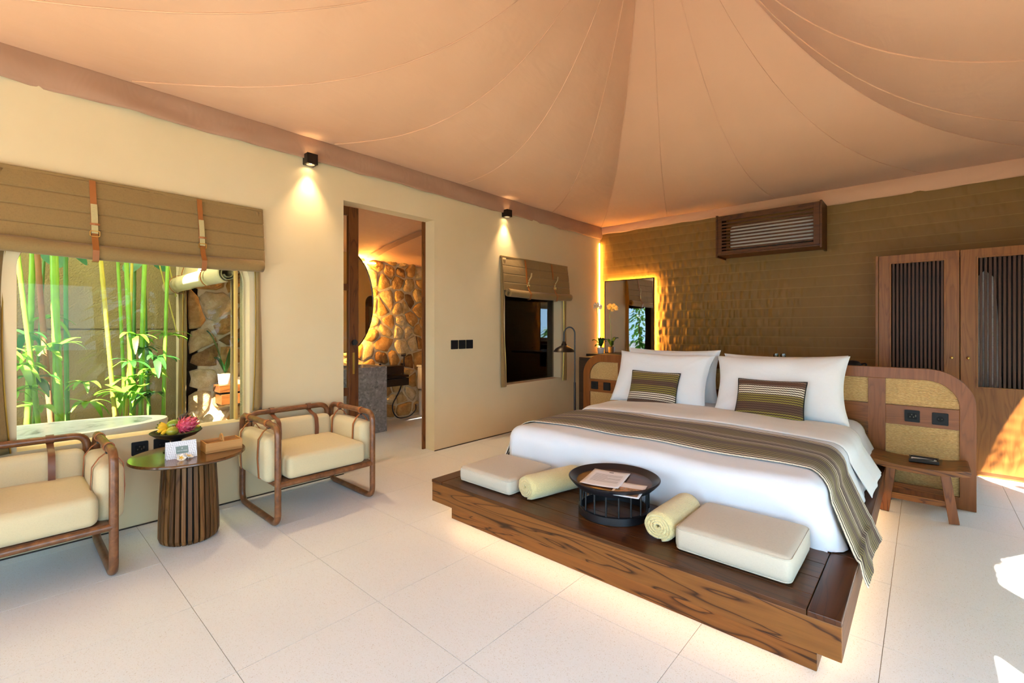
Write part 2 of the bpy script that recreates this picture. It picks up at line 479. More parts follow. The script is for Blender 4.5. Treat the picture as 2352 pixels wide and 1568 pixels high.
STEMG = simple('green_cane', '77a832', .35, var=.2); STEMY = simple('yellow_cane', 'b0a63a', .4, var=.2); STEMD = simple('dark_green_cane', '4e7f33', .4, var=.2); STEMB = simple('brown_sheath', '8a6038', .8, var=.3)
SOIL = simple('soil', '4a3a26', .95, var=.3, bumps=(40, .6, .02))
PETAL = simple('white_petal', 'f2ebdf', .5, var=.03)
LEDM = emit('warm_led_mirror', (1.0, .50, .10), 260)
LED = emit('warm_led', (1.0, .50, .09), 190)
LEDC = emit('warm_led_corner', (1.0, .52, .10), 80)
LEDB = emit('warm_led_bed', (1.0, .60, .26), 15)
LEDS = emit('warm_led_soft', (1.0, .55, .18), 22)
LAMPD = emit('lamp_disc', (1.0, .78, .42), 30)
# seagrass weave
t = NT('seagrass'); g = t.node('ShaderNodeTexCoord'); mp = t.coord('Object', scale=(60, 60, 260), rot=(0, .45, 0))
n1 = t.noise(mp, 1.0, 2); n2 = t.noise(t.coord('Object', scale=(4, 4, 40)), 1.5, 3)
t.col(t.mix(t.math('MULTIPLY', n2, .8), t.ramp(n1, [(.3, lin('a07b48')), (.55, lin('cda76c')), (.75, lin('e6c894'))]), lin('b8915a')))
t.set(Roughness=.7); t.bump(n1, .6, .004); GRASS = t.m
RATTAN = simple('rattan', 'b5864c', .6, var=.25, bumps=(120, .8, .006))
def zigzag(name, bands, lines, nz, amp, dk='4b3226'):
    t = NT(name); tc = t.node('ShaderNodeTexCoord'); s = t.node('ShaderNodeSeparateXYZ'); t.link(tc.outputs['UV'], s.inputs[0])
    z = t.math('MULTIPLY', t.math('PINGPONG', t.math('MULTIPLY', s.outputs[0], nz), .5), amp)
    v = t.math('ADD', s.outputs[1], z)
    base = t.ramp(v, [(p, lin(c)) for p, c in bands], 'EASE')
    fine = t.math('SINE', t.math('MULTIPLY', v, 2*pi*lines))
    k = t.ramp(t.math('MULTIPLY_ADD', fine, .5, .5), [(.40, (0,0,0)), (.58, (1,1,1))])
    t.col(t.mix(k, lin(dk), base)); t.set(Roughness=.85); t.b.inputs['Sheen Weight'].default_value = .1
    t.bump(k, .3, .003); return t.m
ZCUSH = zigzag('zigzag_weave', [(0, '5e4234'), (.1, '5e4234'), (.16, 'e8ddc8'), (.30, 'e8ddc8'), (.36, '8d8136'), (.52, '8d8136'), (.6, '5e4436'), (.68, '5e4436'), (.76, '8d8136'), (.9, '8d8136'), (1, 'cfc2aa')], 17, 26, .018)
ZCUSH2 = zigzag('zigzag_weave_two', [(0, '8d8136'), (.12, '8d8136'), (.2, '5e4436'), (.34, '5e4436'), (.42, '8d8136'), (.56, '8d8136'), (.64, 'e8ddc8'), (.78, 'e8ddc8'), (.86, '64402f'), (.94, '64402f'), (1, 'd8c8b0')], 18, 26, .018)
ZRUN = zigzag('striped_runner', [(0, 'e2d6c0'), (.06, 'd8ccb0'), (.13, '8a7c3c'), (.24, '837437'), (.31, '5a4032'), (.38, '887a3c'), (.46, 'c4b496'), (.52, '5a4234'), (.60, 'baa98c'), (.66, '86783a'), (.80, '7a6c36'), (.88, '5a4234'), (.95, 'ddd0ba'), (1, 'e2d6c0')], 22, 90, .010, '3d271d')
PAPER = simple('white_paper', 'ece9ee', .6, var=.01)
INK = simple('grey_ink', '8d8a92', .8)

# ================================================================== THE SETTING
# floor: grout bed with one tile object per 0.6 m slab
mb = MB().box(WX, RX, FY, BY, -.05, -.003); mb.box(STX, WX, 1.25, 7.2, -.05, -.003)
floor = struct(mb.build('floor', GROUT))
TILE = .6; GX, GY = -2.524, .595
tmesh = {}
def tile(x0, x1, y0, y1):
    key = (round(x1-x0, 3), round(y1-y0, 3))
    if key not in tmesh:
        w, d = key
        o = MB().box(.0012, w-.0012, .0012, d-.0012, -.012, 0).build('tile', TERR, floor); tmesh[key] = o.data
    else:
        o = bpy.data.objects.new('tile', tmesh[key]); COL.objects.link(o); o.parent = floor
    o.location = (x0, y0, 0)
def tilefill(X0, X1, Y0, Y1):
    i0 = math.floor((X0-GX)/TILE); j0 = math.floor((Y0-GY)/TILE)
    for i in range(i0, math.ceil((X1-GX)/TILE)):
        for j in range(j0, math.ceil((Y1-GY)/TILE)):
            x0, x1 = max(X0, GX+i*TILE), min(X1, GX+(i+1)*TILE); y0, y1 = max(Y0, GY+j*TILE), min(Y1, GY+(j+1)*TILE)
            if x1-x0 > .02 and y1-y0 > .02: tile(x0, x1, y0, y1)
tilefill(WX, RX, FY, BY)
tilefill(STX, WX, 1.25, 4.5)

# left wall with window, doorway, window
W1 = rrect(.065, 1.27, .59, 1.86, 0, 0, .22, .22)
DOOR = [(2.03, 0), (3.042, 0), (3.042, 2.42), (2.03, 2.42)]
W2 = rrect(4.13, 5.29, .59, 1.84, 0, 0, .12, .12)
outer = [(FY, 0), (2.03, 0), (2.03, 2.42), (3.042, 2.42), (3.042, 0), (BY+.15, 0), (BY+.15, 2.95), (FY, 2.95)]
wl = MB().plate(outer, [W1, W2], lambda a, b, d: Vector((WX-d, a, b)), .15).build('wall_left', PLASTER)
struct(wl)
# dark strip standing in for the shadow gap at the foot of the wall
mb = MB().box(WX-.001, WX+.006, FY, 2.03, 0, .008); mb.box(WX-.001, WX+.006, 3.042, BY, 0, .008)
struct(mb.build('shadow_strip_left', DARKW))
# back wall lined with khaki cloth
def lining(u, v):
    x = WX+(RX-WX)*u; z = 2.95*v; q = z/.118; b = math.floor(q); f_ = q-b; pr = sin(pi*f_)**.7
    amp = .005+.022*math.exp(-((x+2.25)/.8)**2)*(.35+.65*max(0, 1-abs(z-1.05)/1.3))
    k = noise.noise(Vector((x*25+.6*sin(z*3), z*2.0, b*3.7))) + .4*noise.noise(Vector((x*48, z*3, b*5.1)))
    return (x, BY-.012-amp*pr*(k+.35), z)
wb = MB().grid(lining, 560, 175); wb.box(WX-.15, RX+.15, BY+.01, BY+.15, 0, 2.95)
struct(wb.build('wall_back', LINING, smooth=True))
# right wall with the openings the sun comes through
O1 = [(-2.6, .1), (1.63, .1)] + arc(1.55, 1.81, .08, 0, 90, 4) + [(-2.6, 1.89)]
O2 = [(2.31, .1), (3.84, .1), (3.84, 1.41), (3.68, 1.22), (3.51, 1.13), (3.25, 1.28), (2.94, 1.51), (2.75, 1.65), (2.55, 1.73), (2.31, 1.735)]
O3 = [(4.68, .1), (5.6, .1)] + arc(5.25, 1.42, .35, 0, 90, 6) + arc(5.03, 1.42, .35, 90, 180, 6)
struct(MB().plate([(FY, 0), (BY, 0), (BY, 2.95), (FY, 2.95)], [O1, O2, O3], lambda a, b, d: Vector((RX+d, a, b)), .12).build('wall_right', PLASTER))
# front of the tent: one wide opening to the terrace
struct(MB().plate([(WX, 0), (-2.5, 0), (-2.5, 2.2), (.7, 2.2), (.7, 0), (RX, 0), (RX, 2.95), (WX, 2.95)], [], lambda a, b, d: Vector((a, FY-d, b)), .12).build('wall_front', PLASTER))
portal((RX+.02, -.48, 1.0), (0, pi/2, 0), 1.85, 4.25)
portal((RX+.02, 3.08, .93), (0, pi/2, 0), 1.7, 1.6)
portal((RX+.02, 5.14, .95), (0, pi/2, 0), 1.75, 1.0)
portal((-.9, FY+.02, 1.1), (pi/2, 0, pi), 3.25, 2.2)
portal((WX-.1, .67, 1.2), (0, -pi/2, 0), 1.3, 1.3)
# terrace ground outside
g = MB().box(-30, 30, -30, 30, -.09, -.055).build('ground', simple('terrace_ground', '777a7c', .9, var=.15))
g['kind'] = 'structure'

# ceiling: canvas panels sewn along seams that rise to one peak
ceil_ = struct(empty('ceiling', (APEX.x, APEX.y, EAVE)))
per = [(WX, y) for y in (FY, -2.3, -.95, .49, 1.88, 3.38, 5.07, BY)] + [(x, BY) for x in (-2.73, -1.35, .04)] + [(RX, BY)] \
    + [(RX, y) for y in (5.65, 4.3, 2.9, 1.5, .1, -1.3, FY)] + [(x, FY) for x in (.1, -1.3, -2.6)]
def tent_pt(ex, ey, s, sag=0):
    return Vector((ex+(APEX.x-ex)*s, ey+(APEX.y-ey)*s, EAVE+(APEX.z-EAVE)*s**TP - sag))
for k, (ax, ay) in enumerate(per):
    bx, by = per[(k+1) % len(per)]
    wd = hypot(bx-ax, by-ay)
    def fn(u, v, ax=ax, ay=ay, bx=bx, by=by, wd=wd):
        s = v**1.15
        return tent_pt(ax+(bx-ax)*u, ay+(by-ay)*u, s, .014*wd*sin(pi*u)*sin(pi*min(1, s*1.25))**.7*(1-s*.6))
    MB().grid(fn, 12, 28).build('tent_panel', CANVAS, ceil_, smooth=True)
    if wd > .05:
        pts = [tent_pt(ax, ay, (i/24)**1.15, .004) for i in range(1, 25)]
        pp = MB().tube(pts, [.0045]*24, 5).build('seam', CANVAS, ceil_, smooth=True)
# valances hanging from the eaves
def valance(p, q, inward, z0, z1f, n, amp, seed):
    p, q, inn = Vector(p), Vector(q), Vector(inward); d = q-p
    def fn(u, v):
        z1 = z1f(u); w = noise.noise(Vector((u*n, v*1.3, seed)))*amp*(.25+v) + noise.noise(Vector((u*n*2.6+v*2, v*2, seed+5)))*amp*.45*(.2+v)
        return p + d*u + inn*(.022+w+.012*sin(v*pi)) + Vector((0, 0, z0+(z1-z0)*v + .010*noise.noise(Vector((u*n*1.1, 0, seed+9)))*v))
    return MB().grid(fn, 220, 10)
struct(valance((WX, FY, 0), (WX, BY, 0), (1, 0, 0), EAVE+.01, lambda u: 2.685, 26, .032, 1).build('trim_1', VALANCE, smooth=True, solid=.002))
struct(valance((WX, BY, 0), (RX, BY, 0), (0, -1, 0), EAVE+.01, lambda u: (2.755 if u < .56 else 2.69 + .03*(u-.56)), 16, .018, 4).build('trim_2', CANVAS, smooth=True, solid=.002))

# ---- bathroom and bathing court beyond the left wall
def clip(poly, a, b, c):
    out = []
    for i, p in enumerate(poly):
        q = poly[(i+1) % len(poly)]; dp = a*p[0]+b*p[1]-c; dq = a*q[0]+b*q[1]-c
        if dp <= 0: out.append(p)
        if dp*dq < 0:
            tt = dp/(dp-dq); out.append((p[0]+(q[0]-p[0])*tt, p[1]+(q[1]-p[1])*tt))
    return out
def stones(parent, fmap, x0, x1, y0, y1, step, rnd, depth):
    nx, ny = max(1, round((x1-x0)/step)), max(1, round((y1-y0)/(step*.85)))
    pts = [(x0+(i+.5+rnd.uniform(-.46, .46)+.25*(j % 2))*(x1-x0)/nx, y0+(j+.5+rnd.uniform(-.46, .46))*(y1-y0)/ny) for i in range(nx) for j in range(ny)]
    for i, p in enumerate(pts):
        poly = [(x0, y0), (x1, y0), (x1, y1), (x0, y1)]
        for j, q in enumerate(pts):
            if i != j and abs(p[0]-q[0]) < step*3 and abs(p[1]-q[1]) < step*3:
                a, b = q[0]-p[0], q[1]-p[1]; poly = clip(poly, a, b, (q[0]**2+q[1]**2-p[0]**2-p[1]**2)/2)
        if len(poly) < 3: continue
        cx, cy = sum(a for a, b in poly)/len(poly), sum(b for a, b in poly)/len(poly)
        # round the cell: resample its outline
        R = []
        for k in range(14):
            a = 2*pi*k/14; best = 9
            for m in range(len(poly)):
                (ax, ay), (bx, by) = poly[m], poly[(m+1) % len(poly)]
                dx, dy = cos(a), sin(a); ex, ey = bx-ax, by-ay; den = dx*ey-dy*ex
                if abs(den) < 1e-9: continue
                tt = ((ax-cx)*ey-(ay-cy)*ex)/den; uu = ((ax-cx)*dy-(ay-cy)*dx)/den
                if tt > 0 and -1e-6 <= uu <= 1+1e-6: best = min(best, tt)
            R.append(best)
        R = [R[k]*rnd.uniform(.93, 1.05) for k in range(14)]
        if min(R) > 5: continue
        dd = depth*rnd.uniform(.6, 1.3); vs = []; shrink = rnd.uniform(.86, .99)
        for lev, (sc, hh) in enumerate(((1.0, -.01), (.965, .62), (.84, .92), (.42, 1.0))):
            for k in range(14):
                a = 2*pi*k/14; rr = max(.01, R[k]*shrink*sc-.004)
                jz = hh*dd + (rnd.uniform(-.22, .22)*dd if lev else 0)
                vs.append(fmap(cx+cos(a)*rr, cy+sin(a)*rr, jz))
        vs.append(fmap(cx, cy, dd*rnd.uniform(.8, 1.1)))
        fs = [(l*14+k, l*14+(k+1) % 14, (l+1)*14+(k+1) % 14, (l+1)*14+k) for l in range(3) for k in range(14)] + [(42+k, 42+(k+1) % 14, 56) for k in range(14)]
        MB().add(vs, fs).build('stone', rnd.choice(STONES[:3]*4+STONES[3:]), parent, smooth=True, ang=75)
rs = random.Random(11)
wbath = struct(MB().box(STX-.3, STX, 1.25, 4.6, 0, 3.2).build('wall_bathroom', MORTAR))
stones(wbath, lambda a, b, d: Vector((STX+d, a, b)), 1.28, 2.6, .02, 2.3, .25, rs, .030)
stones(wbath, lambda a, b, d: Vector((STX+d, a, b)), 2.6, 4.48, .02, 2.4, .215, rs, .026)
wdiv = struct(MB().box(STX, -4.12, 4.5, 4.6, 0, 3.0).build('wall_divider', MORTAR))
stones(wdiv, lambda a, b, d: Vector((-4.12+d, a, b)), 4.5, 4.6, .05, 2.0, .12, rs, .012)
# header and piers of the opening between bathroom and bathing court
struct(MB().plate([(-6.0, 0), (STX, 0), (STX, 1.95), (-4.03, 1.95), (-4.03, 0), (WXO, 0), (WXO, 3.0), (-6.0, 3.0)], [], lambda a, b, d: Vector((a, 1.27+d, b)), .1).build('wall_bathroom_entry', ROUGHPL))
# bathroom canvas roof with one wide seam tape
def broof(x, y):
    a = (x-STX)/(WXO-STX)
    return 2.20 + .75*a**.8 - .10*sin(pi*a) + .05*sin((y-2)*2.2)*a
broof_o = MB().grid(lambda u, v: (STX+(WXO-STX)*u, 1.37+3.2*v, broof(STX+(WXO-STX)*u, 1.37+3.2*v)), 24, 24).build('ceiling_bathroom', CANVAS, smooth=True)
struct(broof_o)
def seamband(u, v):
    x = STX+.05+1.5*u; y = 3.35+.75*u**1.6+(v-.5)*.13; return (x, y, broof(x, y)-.012)
MB().grid(seamband, 20, 2).build('seam_tape', VALANCE, broof_o, smooth=True)
# dark shower room behind the second window
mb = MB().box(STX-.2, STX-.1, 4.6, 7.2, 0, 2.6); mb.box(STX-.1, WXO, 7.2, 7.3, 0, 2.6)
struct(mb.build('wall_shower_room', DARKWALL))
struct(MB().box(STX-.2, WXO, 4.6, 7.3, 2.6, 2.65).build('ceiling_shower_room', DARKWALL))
# court: rendered wall with a shadow groove, bed of soil
mb = MB().box(-6.12, -6.0, -3.4, 1.27, -.05, 1.27); mb.box(-6.12, -6.0, -3.4, 1.27, 1.285, 3.3); mb.box(-6.12, -6.015, -3.4, 1.27, 1.27, 1.285)
struct(mb.build('wall_court', ROUGHPL))
struct(MB().box(-6.0, -4.9, -3.4, 1.27, -.05, .02).build('planting_bed', SOIL))
struct(MB().grid(lambda u, v: (-6.12+1.77*u, -3.4+4.67*v, 3.16-.03*sin(pi*u)), 6, 6).build('ceiling_court', AWNING, smooth=True))

# ---- window panes and the sliding bathroom door
w = struct(empty('window_1', (WXO+.03, .67, .59)))
MB().plate(rrect(.07, 1.265, .595, 1.85, 0, 0, .21, .21), [], lambda a, b, d: Vector((WXO+.03-d, a, b)), .006).build('pane', GLASS, w)
MB().box(WXO+.005, WXO+.05, 1.205, 1.220, .592, 1.85).build('mullion', simple('honey_wood_strip', 'c39a52', .5), w)
w = struct(empty('window_2', (WXO+.03, 4.7, .59)))
MB().plate(rrect(4.135, 5.285, .595, 1.83, 0, 0, .11, .11), [], lambda a, b, d: Vector((WXO+.03-d, a, b)), .006).build('pane', DGLASS, w)
d = struct(empty('door_1', (WXO-.06, 2.1, 0)))
xa, xb = WXO-.055, WXO-.012
MB().box(xa, xb, 2.168, 2.268, .01, 2.42).build('stile', DOORW, d, bevel=.004)
MB().box(xa, xb, 1.30, 1.40, .01, 2.42).build('stile', DOORW, d, bevel=.004)
for z0, z1 in ((.01, .12), (.66, .735), (1.64, 1.70), (2.34, 2.42)):
    MB().box(xa+.004, xb-.004, 1.40, 2.168, z0, z1).build('rail', DOORW, d, bevel=.003)
for z0, z1 in ((.12, .66), (.735, 1.64), (1.70, 2.34)):
    MB().box(xa+.018, xa+.023, 1.40, 2.168, z0, z1).build('pane', GLASS, d)
MB().add([], []).tube([(xb, 2.222, 1.155), (xb+.02, 2.222, 1.155)], .026, 18).build('handle', BLACK, d, smooth=True)
MB().box(xb-.001, xb+.002, 2.206, 2.226, .86, 1.06).build('pull_plate', BRASSY, d)
struct(MB().box(WXO-.02, WXO, 3.006, 3.042, .0, 2.42).build('trim_3', DOORW))

# ================================================================== BED
ZT = .28
pl = thing('bed_platform', 'low dark teak platform bed base with a bench ledge at its foot', 'bed base', (-1.335, 3.2, 0))
MB().box(-2.46, -.211, 1.94, 1.966, .134, .258).build('front_board', TEAK_X, pl, bevel=.003)
MB().box(-.240, -.211, 1.967, 4.5, .134, .258).build('side_board', TEAK_Y, pl, bevel=.003)
MB().box(-2.46, -2.431, 1.967, 4.5, .134, .258).build('side_board', TEAK_Y, pl, bevel=.003)
for x0, x1 in ((-.314, -.211), (-2.46, -2.357)):
    MB().box(x0, x1, 1.936, 2.503, .2585, ZT).build('top_board', TOPW_Y, pl, bevel=.004)
    MB().box(x0, x1, 2.505, 4.5, .2585, ZT).build('top_board', TOPW_Y, pl, bevel=.004)
ys = [1.936, 2.06, 2.215, 2.36, 2.503]
for a, b in zip(ys, ys[1:]):
    MB().box(-2.355, -.316, a+.0008, b-.0008, .2585, ZT-.0005).build('bench_plank', TOPW_X, pl, bevel=.002)
mb = MB().box(-2.39, -.30, 2.05, 2.075, .0, .134); mb.box(-.325, -.30, 2.075, 4.45, .0, .134); mb.box(-2.39, -2.365, 2.075, 4.45, .0, .134)
mb.build('plinth', TEAK_X, pl, bevel=.003)
MB().box(-2.43, -.241, 1.967, 4.5, .16, .17).build('mattress_deck', DARKW, pl)
mb = MB().box(-2.36, -.33, 2.038, 2.048, .112, .122); mb.box(-.298, -.288, 2.09, 4.4, .112, .122); mb.box(-2.402, -2.392, 2.09, 4.4, .112, .122)
mb.build('led_strip', LEDB, pl)
MB().box(-2.36, -.316, 2.505, 2.53, .17, .2585).build('inner_rail', DARKW, pl)

XC, WI, YI, BTOP = -1.335, .905, 2.61, .560
def drape(a, b, off=0.0, flr=0.0, emax=.36, skew=0.0, puff=.012, wi=WI, yi=YI, top=BTOP, r0=.085):
    r = r0+off; ex = max(0, abs(a)-wi); ey = max(0, yi-b); sg = 1 if a > 0 else -1
    e = hypot(ex, ey); ca = max(-wi, min(wi, a)); cb = max(yi, b)
    z = top + off + .030*(1-(ca/wi)**2)**.8*min(1, max(0, (cb-yi))/.35+.2)
    n = noise.noise(Vector((a*2.1, b*2.1, 3.3)))*puff*1.4 + .004*noise.noise(Vector((a*3+b*2, b*7-a, 6.1)))
    if e < 1e-6: return Vector((XC+ca, cb, z+n))
    e2 = min(e, emax); dx, dy = ex/e*sg, -ey/e
    fl = radians(flr)*max(0, dx)
    if e2 < r*pi/2: an = e2/r; h, d = r*sin(an), r*(1-cos(an))
    else:
        L = e2-r*pi/2; h, d = r+L*sin(fl), r+L*cos(fl)
    fold = (.018*noise.noise(Vector((b*6 if abs(dx) > abs(dy) else a*3.2, e*1.5, 8.8)))+.006*noise.noise(Vector(((b if abs(dx) > abs(dy) else a)*13, e*4, 2.8))))*min(1, e2/.2)
    q = Vector((XC+ca+dx*(h+fold), cb+dy*(h+fold)+skew*min(1, e2/.45)*abs(dx), z+n*(1-min(1, e2/.1))-d))
    if -.33 < q.x < -.2005: q.z = max(q.z, .286+off*.3)
    return q
tag(MB().rbox((XC, 3.56, .335), (1.90, 1.84, .33), .06).build('mattress', WHITE, smooth=True, org=(XC, 3.56, .17)), 'thick white mattress set into the teak platform under the duvet', 'mattress')
AM, NB = 1.24, 96
duv = MB().grid(lambda u, v: drape(-AM+2*AM*u, 2.245+2.26*v, flr=24, emax=.37), 100, 90).build('duvet', WHITE2, smooth=True, org=(XC, 3.5, .29), solid=.004, ang=180)
tag(duv, 'plain white duvet spread over the bed and hanging to the ledge', 'duvet')
MB().grid(lambda u, v: drape(-1.20+2.47*u, 3.50+.62*v, off=.006+.020*sin(pi*min(1, v*5+.02)/2)*(1-.8*max(0, v-.75)*4), flr=33, emax=.50, skew=-.08), 90, 24).build('folded_edge', WHITE, duv, smooth=True, solid=.004, ang=180)
run = MB().grid(lambda u, v: drape(-1.24+2.62*u, 2.74+.63*v, off=.014, flr=31, emax=.465, skew=-.33), 110, 30, uv=True).build('bed_runner', ZRUN, smooth=True, org=(XC, 3.0, .58), solid=.004, ang=180)
tag(run, 'brown, olive and cream zigzag striped runner laid across the white duvet', 'bed runner')

def pillow(w, h, th, m, name, mat, label, cat, group=None, c=.085, seed=0, piping=None, nw=.020):
    def side(sg):
        def fn(i, j):
            U, V = 2*i-1, 2*j-1
            # ease parameter so corners keep resolution
            x = w/2*U*(1-c*(1-V*V)); y = h/2*V*(1-c*(1-U*U))
            prof = max(0, (1-U**4))*max(0, (1-V**4))
            z = sg*(th/2*prof**.45 + .001)
            edge = 1-prof**.5; cd_ = hypot(abs(U)-1, abs(V)-1); an_ = atan2(1-abs(V), 1-abs(U))
            k = noise.noise(Vector((U*1.8+seed, V*1.8, sg*.7)))*nw*prof**.3 + .55*nw*noise.noise(Vector((U*6+seed, V*2.4+U*2, sg)))*edge
            k += .5*nw*noise.noise(Vector((an_*7+seed, cd_*1.2, sg*2)))*max(0, 1-cd_/.9)*min(1, cd_*5)
            return m @ Vector((x, y, z+sg*k))
        return fn
    mb = MB().grid(side(1), 56, 36, uv=True); mb.grid(side(-1), 56, 36, uv=True)
    b = m @ Vector((0, -h/2, 0))
    o = mb.build(name, mat, smooth=True, org=b, ang=120); tag(o, label, cat, group)
    if piping:
        P = []
        for k in range(96):
            q = k/24.0; s_, f_ = int(q), q-int(q); e = 2*f_-1
            U, V = [(e, -1), (1, e), (-e, 1), (-1, -e)][s_]
            P.append(m @ Vector((w/2*U*(1-c*(1-V*V)), h/2*V*(1-c*(1-U*U)), 0)))
        MB().tube(P, .0055, 6, closed=True).build('piping', piping, o, smooth=True)
    return o
def lean(cx, cy, cz, tilt, yaw=0, roll=0):
    """local x = width, y = up, z = towards the foot of the bed"""
    return Matrix.Translation((cx, cy, cz)) @ Matrix.Rotation(radians(yaw), 4, 'Z') @ Matrix.Rotation(radians(90-tilt), 4, 'X') @ Matrix.Rotation(radians(roll), 4, 'Z')
pillow(.93, .53, .17, lean(-1.87, 4.452, .820, 5, 0, 0), 'sleeping_pillow', WHITE, 'white pillow stood behind another one against the headboard, beside the lamp', 'pillow', 'pillows on the bed', seed=3)
pillow(.93, .52, .17, lean(-.905, 4.452, .805, 5, 0, 1), 'sleeping_pillow', WHITE, 'white pillow stood behind another one against the headboard, beside the stool', 'pillow', 'pillows on the bed', seed=9)
pillow(.95, .54, .20, lean(-1.895, 4.245, .800, 24, 0, -1), 'sleeping_pillow', WHITE, 'white pillow leaning behind the scatter cushion with a white stripe low down', 'pillow', 'pillows on the bed', seed=14)
pillow(.97, .55, .20, lean(-.895, 4.235, .805, 24, 0, 2.2), 'sleeping_pillow', WHITE, 'white pillow leaning behind the scatter cushion with a white stripe high up', 'pillow', 'pillows on the bed', seed=21)
pillow(.465, .325, .12, lean(-1.885, 4.075, .725, 22, 2, -.5), 'scatter_cushion', ZCUSH, 'small zigzag cushion, olive and brown, white stripe near its bottom edge', 'cushion', 'striped cushions on the bed', c=.05, seed=30, piping=BLACK, nw=.004)
pillow(.49, .325, .12, lean(-.905, 4.035, .725, 24, -2, .8), 'scatter_cushion', ZCUSH2, 'small zigzag cushion, olive and brown, white stripe near its top edge', 'cushion', 'striped cushions on the bed', c=.05, seed=37, piping=BLACK, nw=.004)

# headboard
HY = 4.561
hb = thing('headboard', 'long teak headboard with rounded corners and woven seagrass panels', 'headboard', (-1.35, HY+.02, 0))
out = [(-2.97, .0), (.273, .0)] + arc(.273-.26, .99-.26, .26, 0, 90, 12) + arc(-2.97+.24, .99-.24, .24, 90, 180, 12)
inn = [(-2.885, .085), (.188, .085)] + arc(.188-.185, .905-.185, .185, 0, 90, 12) + arc(-2.885+.165, .905-.165, .165, 90, 180, 12)
fm = lambda a, b, d: Vector((a, HY+d, b))
MB().plate(out, [inn], fm, .042).build('frame', HBW, hb, bevel=.003)
for x0, x1 in ((-.328, -.222), (-2.52, -2.42), (-1.37, -1.29)):
    MB().plate(rrect(x0, x1, .085, .905, 0, 0, 0, 0), [], lambda a, b, d: Vector((a, HY+.001+d, b)), .038).build('stile', HBW, hb, bevel=.002)
segs = [(-2.885, -2.52), (-2.42, -1.37), (-1.29, -.328), (-.222, .188)]
for x0, x1 in segs:
    MB().plate(rrect(x0, x1, .560, .705, 0, 0, 0, 0), [], lambda a, b, d: Vector((a, HY+.001+d, b)), .038).build('rail', HBX, hb, bevel=.002)
def weave(x0, x1, z0, z1, clipf=None):
    n = max(6, int((z1-z0)/.0095)); per_ = 4
    def fn(u, v):
        x = x0+(x1-x0)*u; z = z0+(z1-z0)*v
        if clipf: x, z = clipf(x, z)
        return (x, HY+.022-.0045*abs(sin(pi*v*n)), z)
    return MB().grid(fn, 14 if clipf else 2, n*per_)
def clipR(x, z):
    cx_, cz_, r = .188-.185, .905-.185, .187
    if x > cx_ and z > cz_:
        dx, dz = x-cx_, z-cz_; L = max(dx, dz); h_ = hypot(dx, dz)
        if h_ > 1e-6: return cx_+dx/h_*L, cz_+dz/h_*L
    return x, z
def clipL(x, z):
    cx_, cz_ = -2.885+.165, .905-.165
    if x < cx_ and z > cz_:
        dx, dz = x-cx_, z-cz_; L = max(-dx, dz); h_ = hypot(dx, dz)
        if h_ > 1e-6: return cx_+dx/h_*L, cz_+dz/h_*L
    return x, z
weave(-.222, .190, .705, .907, clipR).build('woven_panel', GRASS, hb, smooth=True, ang=180)
weave(-.222, .188, .085, .560).build('woven_panel', GRASS, hb, smooth=True, ang=180)
weave(-2.887, -2.52, .705, .907, clipL).build('woven_panel', GRASS, hb, smooth=True, ang=180)
weave(-2.885, -2.52, .085, .560).build('woven_panel', GRASS, hb, smooth=True, ang=180)
weave(-2.42, -1.37, .705, .905).build('woven_panel', GRASS, hb, smooth=True, ang=180)
weave(-1.29, -.328, .705, .905).build('woven_panel', GRASS, hb, smooth=True, ang=180)
for x0, x1 in ((-2.42, -1.37), (-1.29, -.328)):
    for z0, z1 in ((.085, .24), (.242, .40), (.402, .56)): MB().box(x0, x1, HY+.018, HY+.03, z0, z1).build('plank', TEAK_X, hb)
def plate_fitting(parent, c, nrm, holes, s=.087, name='socket'):
    """square black switch plate, nrm in {'-y','x'}"""
    c = Vector(c)
    f = (lambda a, b, d: c+Vector((a, -d, b))) if nrm == '-y' else (lambda a, b, d: c+Vector((d, a, b)))
    h = s/2; o = MB().plate(rrect(-h, h, -h, h, .006, .006, .006, .006, 3), [], f, .009)
    if parent is None: ob = o.build(name, BLACKP, org=c, bevel=.001)
    else: ob = o.build(name, BLACKP, parent, bevel=.001)
    if holes == 'round':
        mb = MB(); P = arc(0, 0, .021, 0, 330, 11); mb.plate(P, [], lambda a, b, d: f(a, b, .0092+d), .0006); mb.build('recess', DARKP, ob)
        mb = MB()
        for sx_ in (-.009, .009): mb.plate(arc(sx_, 0, .0028, 0, 320, 8), [], lambda a, b, d: f(a, b, .0099+d), .0006)
        mb.build('contact', CONTACT, ob)
    elif holes == 'multi':
        mb = MB().plate(rrect(-.027, .027, -.022, .022, .004, .004, .004, .004, 2), [], lambda a, b, d: f(a, b, .0092+d), .0006); mb.build('recess', DARKP, ob)
        mb = MB()
        for qx, qz in ((-.012, -.006), (.008, -.006), (-.002, .011)): mb.plate(rrect(qx-.003, qx+.003, qz-.004, qz+.004, 0, 0, 0, 0), [], lambda a, b, d: f(a, b, .0099+d), .0006)
        mb.plate(rrect(.017, .023, -.004, .012, 0, 0, 0, 0), [], lambda a, b, d: f(a, b, .0099+d), .002); mb.build('contact', CONTACT, ob)
    elif holes == 'rocker':
        MB().plate(rrect(-h+.006, h-.006, -h+.006, h-.006, .003, .003, .003, .003, 2), [], lambda a, b, d: f(a, b, .0092+d), .003).build('rocker', BLACKP, ob, bevel=.001)
    return ob
plate_fitting(hb, (-.067, HY+.0005, .633), '-y', 'multi')
plate_fitting(hb, (.087, HY+.0005, .630), '-y', 'round')
plate_fitting(hb, (-2.815, HY+.0005, .635), '-y', 'round')
plate_fitting(hb, (-2.655, HY+.0005, .632), '-y', 'rocker', name='switch')

